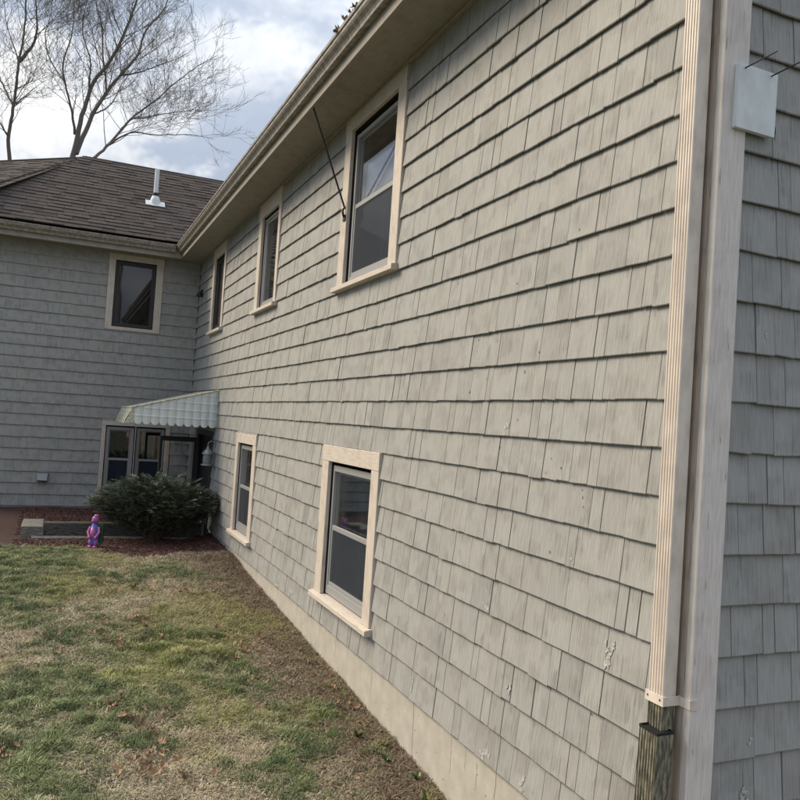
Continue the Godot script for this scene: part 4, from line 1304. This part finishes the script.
	for q in [[0.032, 0.226], [0.165, 0.226]]:
		m = MB.new()
		m.tube([Vector3(q[0], q[1], 0.015), Vector3(q[0] + 0.012, q[1] + 0.012, 0.15)], [0.0028, 0.0026], 6)
		put(m, "nail", M.nail, pb)
	# --- little floodlight in the inside corner
	var fl := thing("floodlight", "small dark floodlight under the eave at the inside corner", "floodlight", Vector3(-0.06, 3.76, 0.42))
	m = MB.new(); m.lathe(Vector3(0, -0.01, 0), [Vector2(0, 0.09), Vector2(0.03, 0.085), Vector2(0.04, 0.05), Vector2(0.065, 0.0), Vector2(0.06, -0.005), Vector2(0, 0.0)], 12)
	put(m, "lamp_head", M.bronze, fl)
	m = MB.new(); m.box(Vector3(0.02, 0.03, -0.04), Vector3(0.066, 0.11, 0.04))
	put(m, "bracket", M.bronze, fl)
	# --- timbers round the bed
	var tg := "weathered timbers edging the bed"
	var t1 := thing("landscape_timber", "long dark weathered timber running behind the bush", "timber", Vector3(-1.15, ground_y(-1.15, 2.7), 2.68), tg)
	m = MB.new(); m.cbox(Vector3(-0.07, -0.06, -1.09), Vector3(0.07, 0.195, 1.09), Transform3D(Basis(Vector3(0, 0, 1), Vector3(0, 1, 0), Vector3(-1, 0, 0)), Vector3.ZERO), 0.012)
	put(m, "beam", M.timber, t1)
	var t2 := thing("landscape_timber", "short pale timber block at the outer end of the bed", "timber", Vector3(-2.385, ground_y(-2.38, 2.7), 2.70), tg)
	m = MB.new(); m.cbox(Vector3(-0.14, -0.06, -0.7), Vector3(0.14, 0.155, 0.08), Transform3D.IDENTITY, 0.014)
	put(m, "beam", M.timber_light, t2)
	var t3 := thing("landscape_timber", "low pale timber ledge lying on the ground before the long one", "timber", Vector3(-1.22, ground_y(-1.2, 2.85), 2.84), tg)
	m = MB.new(); m.cbox(Vector3(-0.075, -0.08, -1.17), Vector3(0.075, 0.028, 1.17), Transform3D(Basis(Vector3(0, 0, 1), Vector3(0, 1, 0), Vector3(-1, 0, 0)), Vector3.ZERO), 0.012)
	put(m, "beam", M.timber_light, t3)
	var t4 := thing("corner_stake", "pale upright stake where the timber meets the long wall", "stake", Vector3(-0.135, ground_y(-0.1, 2.8), 2.80))
	m = MB.new(); m.cbox(Vector3(-0.02, -0.02, -0.1), Vector3(0.02, 0.02, 0.22), Transform3D(Basis(Vector3(0, 0, 1), Vector3(1, 0, 0), Vector3(0, 1, 0)), Vector3.ZERO), 0.003)
	put(m, "post", M.timber_light, t4)
	toy()

func toy():
	var at := Vector3(-1.64, ground_y(-1.64, 3.62), 3.62)
	var o := thing("toy_figure", "small purple, blue and green plastic toy figure standing by the bush", "toy", at)
	var pl := func(r, g, b) -> StandardMaterial3D: return smat(srgb(r, g, b), 0.35)
	var purple: Material = pl.call(0.30, 0.09, 0.30)
	var pink: Material = pl.call(0.55, 0.16, 0.34)
	var blue: Material = pl.call(0.09, 0.11, 0.50)
	var green: Material = pl.call(0.015, 0.07, 0.04)
	var body := MB.new()
	body.lathe(Vector3(-0.005, 0, 0), [Vector2(0.0, 0.035), Vector2(0.055, 0.04), Vector2(0.072, 0.09), Vector2(0.074, 0.18), Vector2(0.062, 0.25), Vector2(0.038, 0.292), Vector2(0.03, 0.305)], 20, 1.0, 0.85)
	put(body, "body", blue, o)
	var hd := MB.new()
	hd.ball(Vector3(0.0, 0.352, 0.0), Vector3(0.052, 0.056, 0.055), 9)
	hd.ball(Vector3(-0.012, 0.34, 0.045), Vector3(0.026, 0.02, 0.03), 7)
	hd.ball(Vector3(0.01, 0.398, -0.01), Vector3(0.04, 0.026, 0.045), 7)
	put(hd, "head", purple, o)
	for s in [-1.0, 1.0]:
		var a := MB.new()
		a.tube([Vector3(0.062 * s, 0.265, 0.015), Vector3(0.082 * s, 0.2, 0.04), Vector3(0.05 * s, 0.145, 0.072)], [0.016, 0.019, 0.014], 8)
		a.ball(Vector3(0.046 * s, 0.138, 0.076), Vector3(0.02, 0.02, 0.018), 6)
		put(a, "arm", pink, o)
		var l := MB.new()
		l.ball(Vector3(0.036 * s, 0.06, 0.02), Vector3(0.038, 0.056, 0.042), 8)
		put(l, "leg", purple, o)
		var f := MB.new()
		f.ball(Vector3(0.036 * s, 0.014, 0.05), Vector3(0.03, 0.018, 0.042), 7)
		put(f, "foot", pink, o)
	var bl := MB.new(); bl.ball(Vector3(-0.008, 0.19, 0.052), Vector3(0.034, 0.08, 0.026), 8)
	put(bl, "front_stripe", pink, o)
	var pk := MB.new(); pk.cbox(Vector3(-0.04, -0.06, 0.06), Vector3(0.055, 0.01, 0.29), Transform3D(Basis(Vector3(1, 0, 0), Vector3(0, 0, 1), Vector3(0, -1, 0)), Vector3(0.055, 0.35, -0.03)), 0.018)
	put(pk, "backpack", green, o)
	o.rotation.y = -0.45
	o.scale = Vector3(0.88, 1.0, 0.88)

func build_plants():
	bush()
	bare_tree(MAIN_TREE, Vector3(-2.5, 0.0, -13.1), "tall bare tree with spreading limbs behind the roof peak", 0.09, 1234, 3.5)
	bare_tree(SIDE_TREE, Vector3(-4.5, 0.0, -16.0), "slimmer bare tree at the picture's edge behind the roof", 0.07, 4321, 4.3)
	# one more stands across the yard behind the viewer: the wing's upper window mirrors it
	var far_tree := bare_tree(SIDE_TREE, Vector3(-4.5, 0.0, -16.0), "bare tree across the yard, mirrored in the wing's upper window", 0.11, 777, 2.6)
	far_tree.position = Vector3(0.6, -1.6, 36.0)
	var g := RandomNumberGenerator.new(); g.seed = 99
	# --- grass, thatch, mulch
	var sizes := [[18, 0.038, 0.045, 0.8], [14, 0.05, 0.04, 0.7], [16, 0.03, 0.05, 1.3]]
	var mats := smat(Color(1, 1, 1), 0.8)
	mats.vertex_color_use_as_albedo = true
	mats.cull_mode = BaseMaterial3D.CULL_DISABLED
	var gx := []; var gc := []
	var tx := []; var tc := []
	var mx := []; var mc := []
	for k in 80000:
		var x := g.randf_range(-4.2, 0.0); var z := 2.9 + 10.3 * pow(g.randf(), 0.85)
		if z < 3.0 and x > -2.5: continue
		if x < -3.4 and g.randf() < 0.5: continue
		if mulch(x, z) > 0.4: continue
		var l := lush(x, z)
		var y := ground_y(x, z)
		var mo := mossy(x, z)
		if g.randf() < l * 0.95 + 0.06:
			var clump := smoothstep(-0.1, 0.45, pnoise.get_noise_2d(x * 11.0 + 3.0, z * 11.0))
			var s := g.randf_range(0.5, 1.0) * (0.5 + 0.5 * l) * (0.8 + 0.85 * clump)
			gx.append(Transform3D(Basis(Vector3.UP, g.randf() * TAU).scaled(Vector3(s, s * g.randf_range(0.7, 1.2), s)), Vector3(x, y, z)))
			var v := g.randf_range(0.5, 1.6)
			var c := Color(0.17, 0.215, 0.085).lerp(Color(0.38, 0.38, 0.12), mo * g.randf_range(0.2, 0.9))
			if g.randf() < 0.22: c = c.lerp(Color(0.5, 0.44, 0.29), g.randf_range(0.3, 0.9))
			gc.append(Color(c.r * v, c.g * v, c.b * v))
		if g.randf() < 0.75 - 0.55 * l:
			var s := g.randf_range(0.5, 1.1)
			var tilt := Basis(Vector3(1, 0, 0), g.randf_range(-0.25, 0.25))
			tx.append(Transform3D((Basis(Vector3.UP, g.randf() * TAU) * tilt).scaled(Vector3(s, s, s)), Vector3(x, y, z)))
			var v := g.randf_range(0.45, 1.35)
			var c := Color(0.62, 0.54, 0.38).lerp(Color(0.15, 0.10, 0.068), clampf(g.randf() * g.randf() + 0.6 * smoothstep(-1.0, -0.1, x), 0, 1))
			c = c.lerp(Color(0.34, 0.33, 0.12), mo * 0.6)
			tc.append(Color(c.r * v, c.g * v, c.b * v))
	for k in 9000:
		var x := g.randf_range(-2.6, -0.01); var z := g.randf_range(0.2, 4.6)
		if mulch(x, z) < g.randf(): continue
		if z > 2.55 and z < 2.92: continue
		var s := g.randf_range(0.5, 1.3)
		mx.append(Transform3D(Basis.from_euler(Vector3(g.randf_range(-0.5, 0.5), g.randf() * TAU, g.randf_range(-0.5, 0.5))).scaled(Vector3(s, s, s)), Vector3(x, ground_y(x, z) + 0.006, z)))
		var v := g.randf_range(0.35, 1.35)
		mc.append(Color(0.125 * v, 0.055 * v, 0.042 * v))
	var kx := []; var kc := []
	for k in 2600:
		var x := g.randf_range(-3.4, -0.15); var z := g.randf_range(4.6, 12.0)
		if pnoise.get_noise_2d(x * 4.0 + 31.0, z * 4.0) < 0.12 or lush(x, z) < 0.3: continue
		var s := g.randf_range(0.7, 1.35)
		kx.append(Transform3D(Basis(Vector3.UP, g.randf() * TAU).scaled(Vector3(s, s, s)), Vector3(x, ground_y(x, z), z)))
		var v := g.randf_range(0.6, 1.15)
		kc.append(Color(0.13 * v, 0.18 * v, 0.075 * v))
	scatter("tall_grass", blade_tuft(g, 26, 0.085, 0.05, 1.0, 0.0022).mesh(), mats, kx, kc, "darker green clumps of longer grass in the lawn", "grass")
	var t := blade_tuft(g, 18, 0.06, 0.05, 0.9, 0.0021).mesh()
	scatter("grass", t, mats, gx, gc, "patchy green winter grass of the lawn", "grass")
	scatter("dry_grass", blade_tuft(g, 14, 0.055, 0.05, 2.4, 0.0022).mesh(), mats, tx, tc, "straw coloured dead grass lying flat on the lawn", "dead grass")
	var ch := MB.new(); ch.box(Vector3(-0.022, -0.003, -0.006), Vector3(0.022, 0.003, 0.006))
	scatter("mulch_chips", ch.mesh(), mats, mx, mc, "dark red wood chips under and behind the bush", "mulch")
	# --- fallen leaves
	var kinds := []
	for k in 12: kinds.append(leaf_shape(g, 0.085).mesh())
	var spots := []
	for q in [[-1.80, 5.78], [-1.70, 5.71], [-1.62, 6.06], [-1.55, 5.96], [-1.44, 6.85], [-1.38, 6.92], [-1.34, 7.16], [-1.66, 7.38], [-1.72, 7.21], [-1.32, 7.35], [-1.62, 7.59], [-1.60, 7.76], [-0.72, 6.26], [-0.87, 6.09], [-0.73, 7.52], [-0.72, 7.30], [-0.63, 7.80], [-0.59, 7.85], [-0.43, 7.62], [-0.35, 7.66], [-0.76, 8.06], [-1.68, 8.72], [-1.80, 8.92], [-1.67, 8.84], [-1.60, 9.06], [-1.55, 9.12], [-1.50, 9.19], [-1.50, 9.36], [-1.36, 9.10], [-1.51, 9.56], [-1.72, 9.74], [-1.61, 9.70], [-1.58, 9.75], [-1.42, 9.82], [-2.31, 9.39], [-2.33, 9.35], [-2.13, 7.31], [-2.08, 6.52], [-2.25, 4.44], [-1.38, 5.82], [-1.27, 5.90], [-1.24, 7.44], [-0.15, 8.78], [-0.09, 9.07], [-0.06, 9.20], [-2.03, 7.69]]:
		for k in 3 + g.randi() % 3: spots.append(Vector2(q[0] + g.randfn(0, 0.045), q[1] + g.randfn(0, 0.07)))
	for k in 26: spots.append(Vector2(g.randf_range(-2.6, -0.2), g.randf_range(4.6, 10.4)))
	for sp in spots:
		if sp.x > -0.06: continue
		var lf := MeshInstance3D.new()
		lf.mesh = kinds[g.randi() % 12]
		lf.material_override = M.vertex
		lf.name = numbered("fallen_leaf")
		add_child(lf)
		var s := g.randf_range(0.42, 0.95)
		lf.transform = Transform3D(Basis.from_euler(Vector3(g.randf_range(-0.7, 0.7), g.randf() * TAU, g.randf_range(-0.7, 0.7))).scaled(Vector3(s, s, s)), Vector3(sp.x, ground_y(sp.x, sp.y) + 0.03, sp.y))
		tag(lf, "dry curled brown oak leaf lying on the lawn", "leaf", "fallen oak leaves on the lawn")
	# leaf crumbs along the wall
	var lx := []; var lc := []
	for k in 2600:
		var x := -absf(g.randfn(0, 0.45)); var z := g.randf_range(4.2, 12.0)
		if g.randf() < 0.25: x = g.randf_range(-3.0, 0.0)
		if x > -0.02 or x < -3.5: continue
		var s := g.randf_range(0.12, 0.42)
		lx.append(Transform3D(Basis.from_euler(Vector3(g.randf_range(-0.6, 0.6), g.randf() * TAU, g.randf_range(-0.6, 0.6))).scaled(Vector3(s, s, s)), Vector3(x, ground_y(x, z) + 0.008, z)))
		var v := g.randf_range(0.3, 1.3)
		lc.append(Color(v, v * g.randf_range(0.85, 1.1), v))
	scatter("leaf_litter", kinds[2], M.vertex, lx, lc, "crumbled brown leaf litter along the foot of the wall", "leaf litter")
	# low weeds at the foot of the wall
	for q in [[-0.10, 9.75], [-0.16, 9.95], [-0.07, 10.2], [-0.22, 9.6], [-0.12, 10.45]]:
		var w := MB.new()
		for k in 12:
			var a := g.randf() * TAU; var d := Vector3(cos(a), g.randf_range(0.5, 1.6), sin(a)).normalized()
			var L := g.randf_range(0.03, 0.075)
			var sd := d.cross(Vector3.UP).normalized() * L * 0.24
			var v := g.randf_range(0.6, 1.3)
			w.col = Color(0.05 * v, 0.085 * v, 0.03 * v)
			if g.randf() < 0.15: w.col = Color(0.32, 0.30, 0.07)
			var e := d * L
			w.tri(Vector3.ZERO, e * 0.6 + sd, e); w.tri(Vector3.ZERO, e, e * 0.6 - sd)
		var o := put(w, "weed", M.vertex)
		o.position = Vector3(q[0], ground_y(q[0], q[1]) - 0.002, q[1])
		tag(o, "low leafy green weed at the foot of the foundation", "weed", "weeds by the foundation")
	# leaves caught in the gutter
	for k in 5:
		var lf := put(leaf_shape(g, 0.09), "gutter_leaf", M.vertex)
		lf.transform = Transform3D(Basis.from_euler(Vector3(g.randf_range(-1.4, 1.4), g.randf() * TAU, g.randf_range(-1.2, 1.2))), Vector3(-0.50, 4.575 + g.randf_range(0.0, 0.02), 8.9 + 0.12 * k))
		tag(lf, "dry pale leaf caught on the rim of the long gutter", "leaf", "leaves caught in the gutter")
